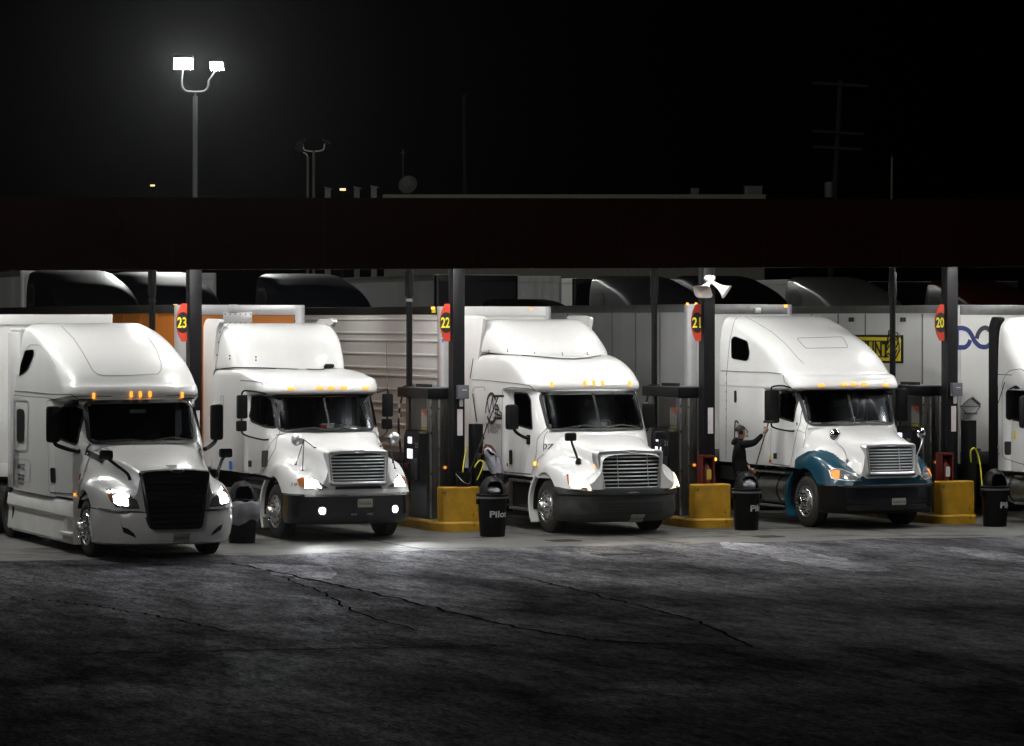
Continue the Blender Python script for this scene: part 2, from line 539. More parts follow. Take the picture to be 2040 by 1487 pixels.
# ------------------------------------------------------------------ surfaces that follow a body
class Body:
    """collects the shells of one vehicle so that glass, seams, lamps and lettering can be laid on their surface"""
    def __init__(s, root):
        s.root, s.v, s.f, s.shells = root, [], [], []
        s.inv = None

    def reg(s, rows_v, rows_f):
        o = len(s.v)
        s.v += [tuple(p) for p in rows_v]
        s.f += [tuple(i + o for i in q) for q in rows_f]
        s.bvh = BVHTree.FromPolygons(s.v, s.f)

    def ray(s, kind, q):
        if kind == 'front':
            return Vector((6, q[0], q[1])), Vector((-1, 0, 0))
        if kind == 'right':
            return Vector((q[0], -4, q[1])), Vector((0, 1, 0))
        if kind == 'left':
            return Vector((q[0], 4, q[1])), Vector((0, -1, 0))
        if kind == 'top':
            return Vector((q[0], q[1], 8)), Vector((0, 0, -1))
        if kind in ('pix', 'pixm'):                      # measured on the photograph, laid on the real surface; 'pixm' is its mirror image
            d = Vector(((q[0] - UC) / FPX, 1, -(q[1] - VH) / FPX))
            o = Vector((0, 0, HCAM))
            M = s.root.matrix_basis.inverted()
            o, d = M @ o, (M.to_3x3() @ d).normalized()
            if kind == 'pixm':
                o.y, d.y = -o.y, -d.y
            return o, d

    def hit(s, kind, q, off):
        o, d = s.ray(kind, q)
        p, n, i, t = s.bvh.ray_cast(o, d)
        if p is None:
            return None
        if n.dot(d) > 0:
            n = -n
        return p + n * off

    def patch(s, name, P, kind, off, material, parent=None, h=.06, mb=None, hole=None, build=True, ymin=0):
        bp = dens(P, h, True)
        pts = [Vector(p) for p in bp]
        m = len(pts)
        xs, ys = [p[0] for p in P], [p[1] for p in P]
        nx, ny = int((max(xs) - min(xs)) / h), int((max(ys) - min(ys)) / h)
        ins = inset(bp, h * .4)
        for i in range(nx + 1):
            for j in range(ny + 1):
                q = (min(xs) + (i + .5) * h, min(ys) + (j + .5) * h)
                if inpoly(q, ins):
                    pts.append(Vector(q))
        vs, es, fs, *_ = delaunay_2d_cdt(pts, [(i, (i + 1) % m) for i in range(m)], [], 1, 1e-6)
        H = [s.hit(kind, q, off) for q in vs]
        fs = [f for f in fs if all(H[i] is not None and abs(H[i].y) >= ymin for i in f)]
        if hole:
            fs = [f for f in fs if not inpoly((sum(vs[i][0] for i in f) / 3, sum(vs[i][1] for i in f) / 3), hole)]
        mb = mb or MB()
        mb.add([p if p is not None else Vector((0, 0, 0)) for p in H], fs)
        return mb.build(name, material, parent or s.root, 60) if build else mb

    def line(s, name, P, kind, w, off, material, parent=None, closed=False, h=.05, mb=None, build=True):
        P = dens(P, h, closed)
        Lr, Rr = strip(P, w, closed)
        HL, HR = [s.hit(kind, q, off) for q in Lr], [s.hit(kind, q, off) for q in Rr]
        mb = mb or MB()
        n = len(P)
        for i in range(n if closed else n - 1):
            q = (HL[i], HL[(i + 1) % n], HR[(i + 1) % n], HR[i])
            if all(p is not None for p in q) and max((q[0] - q[1]).length, (q[0] - q[3]).length) < .3:
                mb.add(q, [(0, 1, 2, 3)])
        return mb.build(name, material, parent or s.root, 60) if build else mb

    def text(s, name, body, wh, c, kind, material, parent=None, off=.004, bold=0.0):
        V, Fc = fit_text(body, wh[0], wh[1], bold)
        sx = -1 if kind == 'left' else 1                 # the right flank reads towards +x
        H = [s.hit(kind, (c[0] + sx * x, c[1] + y), off) for x, y in V]
        mb = MB()
        mb.add([p or Vector((0, 0, 0)) for p in H], [f for f in Fc if all(H[i] is not None for i in f)])
        return mb.build(name, material, parent or s.root, 0, recalc=False)

    def cut(s, me_v, me_f, holes):
        """faces left after opening the window holes: (kind, polygon)"""
        out = []
        for f in me_f:
            c = sum((me_v[i] for i in f), Vector()) / len(f)
            n = (me_v[f[1]] - me_v[f[0]]).cross(me_v[f[2]] - me_v[f[0]])
            if n.length < 1e-9:
                out.append(f)
                continue
            n.normalize()
            kill = False
            for kind, P in holes:
                if kind == 'front' and c.x > -2.0 and abs(n.x) > .04 and inpoly((c.y, c.z), P):
                    kill = True
                if kind == 'side' and abs(n.y) > .5 and inpoly((c.x, c.z), P):
                    kill = True
            if not kill:
                out.append(f)
        return out

def plan_ring(z, xf, xb, w, a, p, rr=.12, nf=26, ns=16):
    """half outline (y>=0) from the rear centre round to the front centre, mirrored into a closed ring"""
    a = max(a, .02)
    half = [(xb, 0), (xb, (w - rr) * .5), (xb, w - rr)]
    half += [(xb + rr * (1 - math.cos(t)), w - rr + rr * math.sin(t)) for t in (PI * .17, PI * .33)]
    half += [(xb + rr + (xf - a - xb - rr) * k / ns, w) for k in range(ns)]
    fine = []
    for k in range(241):
        ph = PI / 2 * k / 240
        fine.append((xf - a + a * math.sin(ph) ** (2 / p), w * math.cos(ph) ** (2 / p) if k < 240 else 0.0))
    L = [0]
    for k in range(240):
        L.append(L[-1] + math.hypot(fine[k + 1][0] - fine[k][0], fine[k + 1][1] - fine[k][1]))
    j = 0
    for k in range(nf + 1):
        t = L[-1] * k / nf
        while j < 239 and L[j + 1] < t:
            j += 1
        d = L[j + 1] - L[j] or 1
        f = (t - L[j]) / d
        half.append((fine[j][0] + (fine[j + 1][0] - fine[j][0]) * f, fine[j][1] + (fine[j + 1][1] - fine[j][1]) * f))
    ring = [Vector((x, y, z)) for x, y in half]
    ring += [Vector((x, -y, z)) for x, y in half[-2:0:-1]]
    return ring

def shell(body, name, slices, material, sub=8, holes=(), cap=True, parent=None, lining=None, nf=26, ns=16, zfun=None):
    """loft of plan outlines (z, xf, xb, w, a, p[, corner radius])"""
    n = len(slices) - 1
    rows = []
    for k in range(n * sub + 1):
        q = cr(slices, k / sub)
        rows.append(plan_ring(*q[:6], rr=q[6] if len(q) > 6 else .12, nf=nf, ns=ns))
    if zfun:
        for r in rows:
            for p in r:
                p.z += zfun(p)
    m = len(rows[0])
    V = [p for r in rows for p in r]
    F = [(i * m + k, i * m + (k + 1) % m, (i + 1) * m + (k + 1) % m, (i + 1) * m + k) for i in range(len(rows) - 1) for k in range(m)]
    if cap:                                              # a roof sheet across the last ring
        i0 = (len(rows) - 1) * m
        h = m // 2
        for k in range(h - 1):
            a, b = k, k + 1
            c, d = (m - k - 1) % m, (m - k) % m
            F.append((i0 + a, i0 + b, i0 + c, i0 + d) if a else (i0 + a, i0 + b, i0 + c))
        F.append((i0 + h - 1, i0 + h, i0 + h + 1))
    body.reg(V, F)
    F2 = body.cut(V, F, holes) if holes else F
    mb = MB()
    mb.add(V, F2)
    o = mb.build(name, material, parent or body.root, 38)
    if lining:
        me = o.data
        lv = [v.co - v.normal * .03 for v in me.vertices]
        l2 = MB()
        l2.add(lv, [tuple(p.vertices) for p in me.polygons])
        l2.build(lining, 'interior', parent or body.root, 38)
    return o
# ------------------------------------------------------------------ lorries
def cropper(ox, oy, s):
    return lambda P: [(ox + x / s, oy + y / s) for x, y in P]
K1, K2, K3, K4, K5 = cropper(0, 580, 2.704), cropper(390, 580, 2.86), cropper(780, 580, 2.86), cropper(1260, 520, 2.655), cropper(1640, 520, 2.655)

def flank(root, P, y=-1.2):
    """photo pixels to (x, z) on the lorry's right flank"""
    Mi = root.matrix_basis.inverted()
    out = []
    for u, v in P:
        o = Mi @ Vector((0, 0, HCAM))
        d = Mi.to_3x3() @ Vector(((u - UC) / FPX, 1, -(v - VH) / FPX))
        k = (y - o.y) / d.y
        p = o + d * k
        out.append((p.x, p.z))
    return out

def wheel(root, x, side, r=.515, spike=False, tyre_only=False, w=.30, yo=1.175):
    """one wheel: tyre with a rim (and its hub cap) inside it; side -1 right, +1 left"""
    ax = (0, side, 0)
    c = (x, side * yo, r)
    t = MB()
    prof = [(.30, -w), (.36, -w + .01), (r - .05, -w + .015), (r - .012, -w + .05)]
    for k in range(5):                                   # tread ribs
        h = -w + .06 + k * (w - .11) / 4
        prof += [(r, h - .017), (r, h + .017), (r - .014, h + .019), (r - .014, h + .022)]
    prof += [(r - .012, -.045), (r - .05, -.012), (.40, 0), (.345, -.006), (.305, -.02), (.292, -.05), (.292, -w)]
    t.lathe(prof, ax, c, 48)
    ty = t.build('wheel', 'rubber', root, 40)
    if tyre_only:
        d = MB()
        d.lathe([(.292, -.04), (.28, -.10), (.16, -.13), (.15, -.05), (.1, -.04), (0, -.03)], ax, c, 24)
        d.build('rim', 'chassis', ty, 40)
        return ty
    m = MB()
    m.lathe([(.312, -.012), (.312, .004), (.296, .006), (.286, -.01), (.272, -.035), (.258, -.03), (.235, .012), (.19, .036), (.165, .04), (.14, .038), (.135, .03), (0, .03)], ax, c, 40)
    rim = m.build('rim', 'aluminium', ty, 30)
    ho = MB()
    for k in range(10):
        a = 2 * PI * (k + .5) / 10
        cc = Vector(c) + Vector((math.cos(a) * .228, side * .004, math.sin(a) * .228))
        ho.lathe([(.031, .0), (.031, .0125), (.020, .013), (0, .008)], (0, side, 0), cc, 12)
    ho.build('hand_hole', 'seal', ty, 40)
    nu = MB()
    for k in range(10):
        a = 2 * PI * k / 10
        cc = Vector(c) + Vector((math.cos(a) * .165, side * .034, math.sin(a) * .165))
        nu.lathe([(.021, 0), (.021, .03), (.013, .05), (.010, .085 if not spike else .13), (0, .095 if not spike else .15)], (0, side, 0), cc, 8)
    nu.build('lug_nut', 'chrome', ty, 40)
    hu = MB()
    hu.lathe([(.125, .03), (.12, .07), (.098, .085), (.094, .14), (.08, .155), (0, .16)], ax, c, 24)
    hu.build('hub_cap', 'dull_chrome' if not spike else 'chrome', ty, 40)
    return ty

def hood(body, stations, material, arch=.67, zc=.515, name='hood', nx=10, npr=7, yg=.55, zfull=1.06):
    rows = []
    xs = []
    n = len(stations) - 1
    flat = [tuple([s[0]] + [q for p in s[1] for q in p]) for s in stations]
    for k in range(n * nx + 1):
        q = cr(flat, k / nx)
        x = q[0]
        pts = [(q[1 + 2 * i], q[2 + 2 * i]) for i in range((len(q) - 1) // 2)]
        if abs(x) < arch:
            za = zc + math.sqrt(arch * arch - x * x)
            pts[-1] = (pts[-1][0], max(pts[-1][1], za))
            if pts[-2][1] < pts[-1][1] + .06:
                pts[-2] = (pts[-2][0], pts[-1][1] + .06)
        half = [cr(pts, j / npr) for j in range((len(pts) - 1) * npr + 1)]
        half[0][0] = 0
        row = [Vector((x, y, z)) for y, z in half]
        rows.append([Vector((p.x, -p.y, p.z)) for p in row[:0:-1]] + row)
        xs.append(x)
    mb = MB()
    mb.grid(rows)
    m = len(rows[0])
    o = (len(rows) - 1) * m
    half = m // 2
    for i in range(half):                                # the nose is closed by a vertical sheet
        a, b, c, d = o + i, o + i + 1, o + m - 2 - i, o + m - 1 - i
        if max(mb.v[a].z, mb.v[b].z) < zfull:
            mb.f.append((a, b, c, d) if b != c else (a, b, d))
        elif abs(mb.v[a].y) > yg and abs(mb.v[b].y) > yg:
            for p, q, s in ((a, b, -1), (d, c, 1)):
                k = len(mb.v)
                mb.v += [Vector((mb.v[q].x, s * yg, mb.v[q].z)), Vector((mb.v[p].x, s * yg, mb.v[p].z))]
                mb.f.append((p, q, k, k + 1))
    body.reg(mb.v, mb.f)
    # folded lip along the wheel arch
    for sd in (0, m - 1):
        lip = []
        for r, x in zip(rows, xs):
            if abs(x) < arch + .1:
                p = r[sd]
                lip.append((p, Vector((p.x, p.y * .955, p.z - .012))))
        mb.grid([[a for a, b in lip], [b for a, b in lip]])
    return mb.build(name, material, body.root, 40)

def wheel_well(root, r=.665, zc=.515):
    for s in (-1, 1):
        mb = MB()
        rows = []
        for k in range(25):
            a = math.radians(-8 + 196 * k / 24)
            rows.append([Vector((math.cos(a) * r, s * y, zc + math.sin(a) * r)) for y in (1.165, .9, .5)])
        mb.grid(rows)
        mb.box((0, s * .48, .95), (1.3, .04, 1.1))
        mb.build('wheel_well', 'seal', root, 40)

def quarter_fender(root, material, r=.70, zc=.515, a0=128, a1=208, y0=.84, y1=1.225):
    for s in (-1, 1):
        mb = MB()
        A, B = [], []
        for k in range(15):
            a = math.radians(a0 + (a1 - a0) * k / 14)
            A.append([Vector((math.cos(a) * r, s * y, zc + math.sin(a) * r)) for y in (y0, y1 - .03, y1, y1)])
            q = r + .035 + .05 * math.sin(PI * k / 14)
            B.append([Vector((math.cos(a) * q, s * y, zc + math.sin(a) * q)) for y in (y0, y1 - .03, y1, y1)])
        rows = [a[:3] + b[2::-1] for a, b in zip(A, B)]
        mb.grid(rows, True)
        mb.build('quarter_fender', material, root, 40)

def grille(root, xg, wt, wb, z0, z1, nbars, frame='dull_chrome', bar='dull_chrome', slant=.10, crown=.10, fw=.062, verts=(), back='seal', barr=.012, top_bow=.0):
    def P(y, z, d=0.0):
        return Vector((xg - slant * (z - z0) - crown * y * y + d, y, z))
    def lift(poly, d):
        return [P(y, z + (top_bow * (1 - (y / wt) ** 2) if z > (z0 + z1) / 2 else 0), d) for y, z in poly]
    out = dens(rpoly([(-wb, z0), (wb, z0), (wt, z1), (-wt, z1)], .09, 6), .09, True)
    inn = inset(out, fw)
    mid = inset(out, fw * .35)
    mb = MB()
    mb.grid([lift(out, -.16), lift(out, .0), lift(mid, .035), lift(inset(out, fw * .75), .035), lift(inn, .02), lift(inn, -.05)], True)
    fr = mb.build('grille', frame, root, 40)
    bk = MB()
    ring = lift(inn, -.035)
    c = sum(ring, Vector()) / len(ring)
    bk.add(ring + [c], [(i, (i + 1) % len(ring), len(ring)) for i in range(len(ring))])
    bk.build('grille_mesh', back, fr, 60)
    for k in range(nbars):
        z = z0 + fw + (z1 - z0 - 2 * fw) * (k + .6) / (nbars + .2)
        f = (z - z0) / (z1 - z0)
        hw = wb + (wt - wb) * f - fw * .8
        b = MB()
        A = []
        for j in range(13):
            y = -hw + 2 * hw * j / 12
            p = P(y, z)
            A.append([p + Vector(q) for q in ((-.03, 0, barr), (.008, 0, barr * .8), (.014, 0, -barr * .2), (.004, 0, -barr), (-.03, 0, -barr))])
        b.grid(A, True)
        b.build('grille_bar', bar, fr, 50)
    for y in verts:
        b = MB()
        b.tube([P(y, z0 + fw, .016), P(y, (z0 + z1) / 2, .016), P(y, z1 - fw, .016)], .009, 6)
        b.build('grille_post', bar, fr, 50)
    e = MB()
    pts = [P(.12 * math.cos(t), z1 - fw * .55 + .026 * math.sin(t) + top_bow, .04) for t in [2 * PI * i / 20 for i in range(21)]]
    e.tube(pts, .006, 5, False)
    e.build('emblem', 'dull_chrome', fr, 60)
    return fr

def bumper(body, prof, material, xf, a, w, p=3.2, xb=.66, name='bumper', reg=True):
    rows = []
    for dx, z, *rest in prof:
        xbk = rest[0] if rest else xb
        W_, X_ = w - dx * .6, xf - dx
        half = [(xbk + (X_ - a - xbk) * k / 5, W_) for k in range(5)]
        for k in range(29):
            ph = PI / 2 * (k / 28)
            ph = PI / 2 * (.5 - .5 * math.cos(PI * k / 28))
            half.append((X_ - a + a * max(math.sin(ph), 0) ** (2 / p), W_ * max(math.cos(ph), 0) ** (2 / p) if k < 28 else 0))
        r = [Vector((x, y, z)) for x, y in half]
        rows.append(r + [Vector((q.x, -q.y, q.z)) for q in r[-2::-1]])
    mb = MB()
    mb.grid(rows)
    if reg:
        body.reg(mb.v, mb.f)
    return mb.build(name, material, body.root, 40)

def mirror_head(root, c, d, rz, arm, armr=.022, label=None, mat_='black_plastic', bev=.05):
    m = MB()
    m.box(c, d, bev, (0, 0, rz))
    o = m.build('side_mirror', mat_, root, 50)
    a = MB()
    for path in arm:
        a.tube(path, armr, 8)
    a.build('mirror_arm', mat_, o, 60)
    gl = MB()
    gl.box(Vector(c) + Vector((-d[0] * .5 - .002, 0, 0)), (.006, d[1] * .8, d[2] * .88), .002, (0, 0, rz))
    gl.build('mirror_glass', 'lamp_lens', o, 60)
    return o

def smooth_path(P, n=6):
    P = [tuple(p) for p in P]
    return [Vector(cr(P, k / n)) for k in range((len(P) - 1) * n + 1)]

def cab_inside(root, xw, extras=()):
    """dashboard, two seats, steering wheel and the curtain behind them"""
    m = MB()
    rows = []
    for x, z in ((xw + .22, 1.98), (xw - .02, 1.965), (xw - .16, 1.93), (xw - .26, 1.82), (xw - .28, 1.45)):
        rows.append([Vector((x - .18 * (y / 1.05) ** 2 - (.05 if y > .1 and z < 1.96 else 0), y, z + (.05 if .2 < y < .8 and z > 1.9 and x < xw else 0))) for y in [-1.03 + 2.06 * k / 24 for k in range(25)]])
    m.grid(rows)
    m.build('dashboard', 'dash', root, 40)
    for s in (-1, 1):
        q = MB()
        q.box((xw - 1.15, s * .52, 1.62), (.52, .52, .16), .06)
        q.box((xw - 1.42, s * .52, 2.0), (.15, .50, .75), .07, (0, -.16, 0))
        q.box((xw - 1.50, s * .52, 2.43), (.11, .28, .2), .05, (0, -.16, 0))
        q.box((xw - 1.15, s * .52, 1.33), (.4, .4, .45), .03)
        q.build('seat', 'seat_cloth', root, 50)
    st = MB()
    c = Vector((xw - .62, .52, 1.98))
    R = Euler((0, -.75, 0)).to_matrix()
    st.tube([c + R @ Vector((0, .22 * math.cos(t), .22 * math.sin(t))) for t in [2 * PI * k / 24 for k in range(25)]], .016, 6, False)
    for t in (0, PI, -PI / 2):
        st.tube([c, c + R @ Vector((0, .22 * math.cos(t), .22 * math.sin(t)))], .014, 6)
    st.tube([c, c + Vector((.35, 0, -.3))], .03, 8)
    st.build('steering_wheel', 'black_plastic', root, 50)
    cu = MB()
    rows = []
    for z in (1.05, 1.9, 2.74):
        rows.append([Vector((xw - 1.95 + .03 * math.sin(k * 1.9), -1.1 + 2.2 * k / 40, z)) for k in range(41)])
    cu.grid(rows)
    cu.build('bunk_curtain', 'curtain', root, 60)
    fl = MB()
    fl.box((xw - .9, 0, 1.06), (2.1, 2.1, .04))
    fl.box((xw - 1.1, 0, 2.735), (1.6, 2.1, .02))
    fl.build('cab_floor', 'interior', root, 0)

def wipers(body, z0, pts):
    for P in pts:
        body.line('wiper', P, 'front', .022, .018, 'seal', h=.08)

def lamp(body, outline, amber, lit, K, bezel='dull_chrome', lit_mat='head_white', lens='lamp_lens', amber_mat='amber_lens', drl=None):
    """a headlight measured on the right flank and mirrored to the left"""
    for kind in ('pix', 'pixm'):
        o = body.patch('headlight', K(outline), kind, .010, bezel, h=4)
        body.patch('headlight_lens', inset(K(outline), 1.6), kind, .016, lens, o, h=4)
        if amber:
            body.patch('turn_signal', K(amber), kind, .021, amber_mat, o, h=4)
        if lit:
            body.patch('headlight_bulb', K(lit), kind, .021, lit_mat, o, h=4)
        if drl:
            body.patch('running_light', K(drl), kind, .022, lit_mat, o, h=4)

def marker(root, body, pts, kind='front', d=(.05, .085, .05), mat_='amber_marker', tall=False):
    for q in pts:
        p = body.hit(kind, q, .0)
        if p is None:
            continue
        m = MB()
        m.box(p + Vector((.012, 0, 0)), d, .02)
        m.build('marker_light', mat_, root, 60)

INSIDE = [('front', [(-1.05, 1.1), (1.05, 1.1), (1.05, 2.74), (-1.05, 2.74)])]

def windows(body, root, wind, sidewin, xw, holes_only=False):
    fr = body.patch('windshield', wind, 'front', .010, 'cab_glass', h=.045)
    body.line('windshield_seal', wind, 'front', .055, .014, 'seal', fr, True, h=.035)
    return fr

def door(body, root, outline, win, handle=None, hm='seal', paint='white_paint'):
    for kind, s in (('right', -1), ('left', 1)):
        d = body.patch('door', outline, kind, .007, paint, h=.045, hole=win, ymin=1.0)
        body.line('door_seam', outline, kind, .012, .009, 'dark_seam', d, True)
        g = body.patch('side_window', win, kind, .008, 'dark_glass', d, h=.06, ymin=.96)
        body.line('window_seal', win, kind, .035, .011, 'seal', g, True)
        if handle:
            body.patch('door_handle', handle, kind, .014, hm, d, h=.05)

def chassis(root, xr, tandem=True, tank=True, tank_mat='tank_metal', tank_x=(-.95, -2.35), zbot=1.12):
    m = MB()
    for s in (-1, 1):
        m.box(((xr + .9) / 2, s * .43, .86), (.9 - xr, .09, .28))
    m.box((-1.6, 0, .95), (2.6, 1.9, .25))
    m.box((-.1, 0, .55), (.14, 1.7, .14), .03)
    m.box((.6, 0, 1.0), (.9, .8, .8), .05)
    m.build('chassis_frame', 'chassis', root, 0)
    if tank:
        for s in (-1, 1):
            t = MB()
            t.lathe([(0, 0), (.26, 0), (.31, .02), (.315, .05), (.315, tank_x[0] - tank_x[1] - .05), (.31, tank_x[0] - tank_x[1] - .02), (.26, tank_x[0] - tank_x[1]), (0, tank_x[0] - tank_x[1])], (-1, 0, 0), (tank_x[0], s * .90, .70), 32)
            tk = t.build('fuel_tank', tank_mat, root, 40)
            for x in (tank_x[0] - .3, tank_x[1] + .3):
                b = MB()
                b.lathe([(.318, -.03), (.324, -.03), (.324, .03), (.318, .03)], (1, 0, 0), (x, s * .90, .70), 32)
                b.build('tank_strap', 'chassis', tk, 40)
    if tandem:
        for x in (-5.35, -6.65):
            for s in (-1, 1):
                wheel(root, x, s, tyre_only=True, w=.58, yo=1.22)
        f = MB()
        f.box((-6.0, 0, 1.02), (.9, .9, .06), .02)
        f.lathe([(.46, 0), (.46, .05), (.4, .06), (0, .06)], (0, 0, 1), (-5.9, 0, 1.05), 28)
        f.build('fifth_wheel', 'chassis', root, 40)

def steps(root, zs, x0, x1, material='aluminium', y=1.17):
    for s in (-1, 1):
        for z in zs:
            m = MB()
            m.box(((x0 + x1) / 2, s * (y - .05), z), (abs(x0 - x1), .14, .045), .015)
            m.build('step', material, root, 40)

def plate(body, c, w=.30, h=.15, kind='front', m='plate'):
    P = [(c[0] - w / 2, c[1] - h / 2), (c[0] + w / 2, c[1] - h / 2), (c[0] + w / 2, c[1] + h / 2), (c[0] - w / 2, c[1] + h / 2)]
    o = body.patch('license_plate', rpoly(P, .015, 2), kind, .014, m, h=.1)
    mb = MB()
    for k in range(6):
        x = c[0] - w * .36 + w * .72 * k / 5
        body.line('plate_character', [(x - w * .035, c[1] - h * .2), (x, c[1] + h * .22), (x + w * .035, c[1] - h * .2)], kind, .012, .0165, 'ink', o, mb=mb, build=False)
    mb.build('plate_characters', 'ink', o, 0)

GROUP_TRUCK = 'white semi trucks parked nose out at the fuel lanes'
# sleeper cab hood stations: x, then half sections from the centre line to the lower edge
HOOD_NEW = [(-.50, [(0, 1.98), (.55, 1.97), (.95, 1.90), (1.12, 1.70), (1.17, 1.45), (1.19, 1.25), (1.20, 1.05)]),
            (-.20, [(0, 1.93), (.50, 1.92), (.88, 1.84), (1.06, 1.62), (1.14, 1.42), (1.20, 1.25), (1.21, 1.0)]),
            (.10, [(0, 1.87), (.48, 1.86), (.82, 1.78), (.96, 1.54), (1.09, 1.38), (1.21, 1.27), (1.23, .9)]),
            (.40, [(0, 1.81), (.46, 1.80), (.76, 1.72), (.87, 1.48), (1.03, 1.35), (1.20, 1.25), (1.24, .9)]),
            (.70, [(0, 1.75), (.44, 1.74), (.70, 1.66), (.80, 1.43), (.96, 1.31), (1.17, 1.19), (1.23, .9)]),
            (1.0, [(0, 1.68), (.43, 1.67), (.66, 1.59), (.74, 1.36), (.88, 1.25), (1.10, 1.11), (1.19, .88)]),
            (1.25, [(0, 1.61), (.42, 1.60), (.63, 1.52), (.70, 1.29), (.82, 1.17), (1.0, 1.02), (1.08, .87)]),
            (1.40, [(0, 1.54), (.41, 1.53), (.60, 1.45), (.66, 1.2), (.75, 1.08), (.89, .96), (.95, .87)])]
HOOD_OLD = [(-.42, [(0, 2.06), (.55, 2.05), (.98, 1.98), (1.13, 1.75), (1.17, 1.50), (1.19, 1.32), (1.20, 1.16)]),
            (-.12, [(0, 2.02), (.50, 2.01), (.90, 1.93), (1.06, 1.70), (1.14, 1.48), (1.19, 1.32), (1.20, 1.12)]),
            (.18, [(0, 1.96), (.48, 1.95), (.82, 1.86), (.95, 1.65), (1.07, 1.51), (1.20, 1.40), (1.225, .9)]),
            (.48, [(0, 1.90), (.45, 1.89), (.74, 1.80), (.85, 1.58), (1.01, 1.46), (1.18, 1.36), (1.235, .9)]),
            (.78, [(0, 1.84), (.42, 1.83), (.67, 1.74), (.77, 1.50), (.93, 1.37), (1.14, 1.25), (1.22, .9)]),
            (1.03, [(0, 1.78), (.40, 1.77), (.62, 1.68), (.71, 1.41), (.86, 1.25), (1.06, 1.12), (1.15, .89)]),
            (1.22, [(0, 1.72), (.38, 1.71), (.58, 1.62), (.66, 1.31), (.78, 1.14), (.95, 1.02), (1.02, .88)]),
            (1.34, [(0, 1.65), (.36, 1.64), (.55, 1.56), (.62, 1.25), (.70, 1.07), (.82, .96), (.87, .88)])]

def truck_root(name, label, O, dz=0.0):
    r = thing(name, label, 'truck', (O[0], O[1], dz), YAW, GROUP_TRUCK)
    return r, Body(r)

def mirrored(P):
    return [(-y, z) for y, z in P]

def sym(P):
    """right half (y<0) of a front outline, bottom to top, completed by its mirror image"""
    return P + [(-y, z) for y, z in P[::-1]]

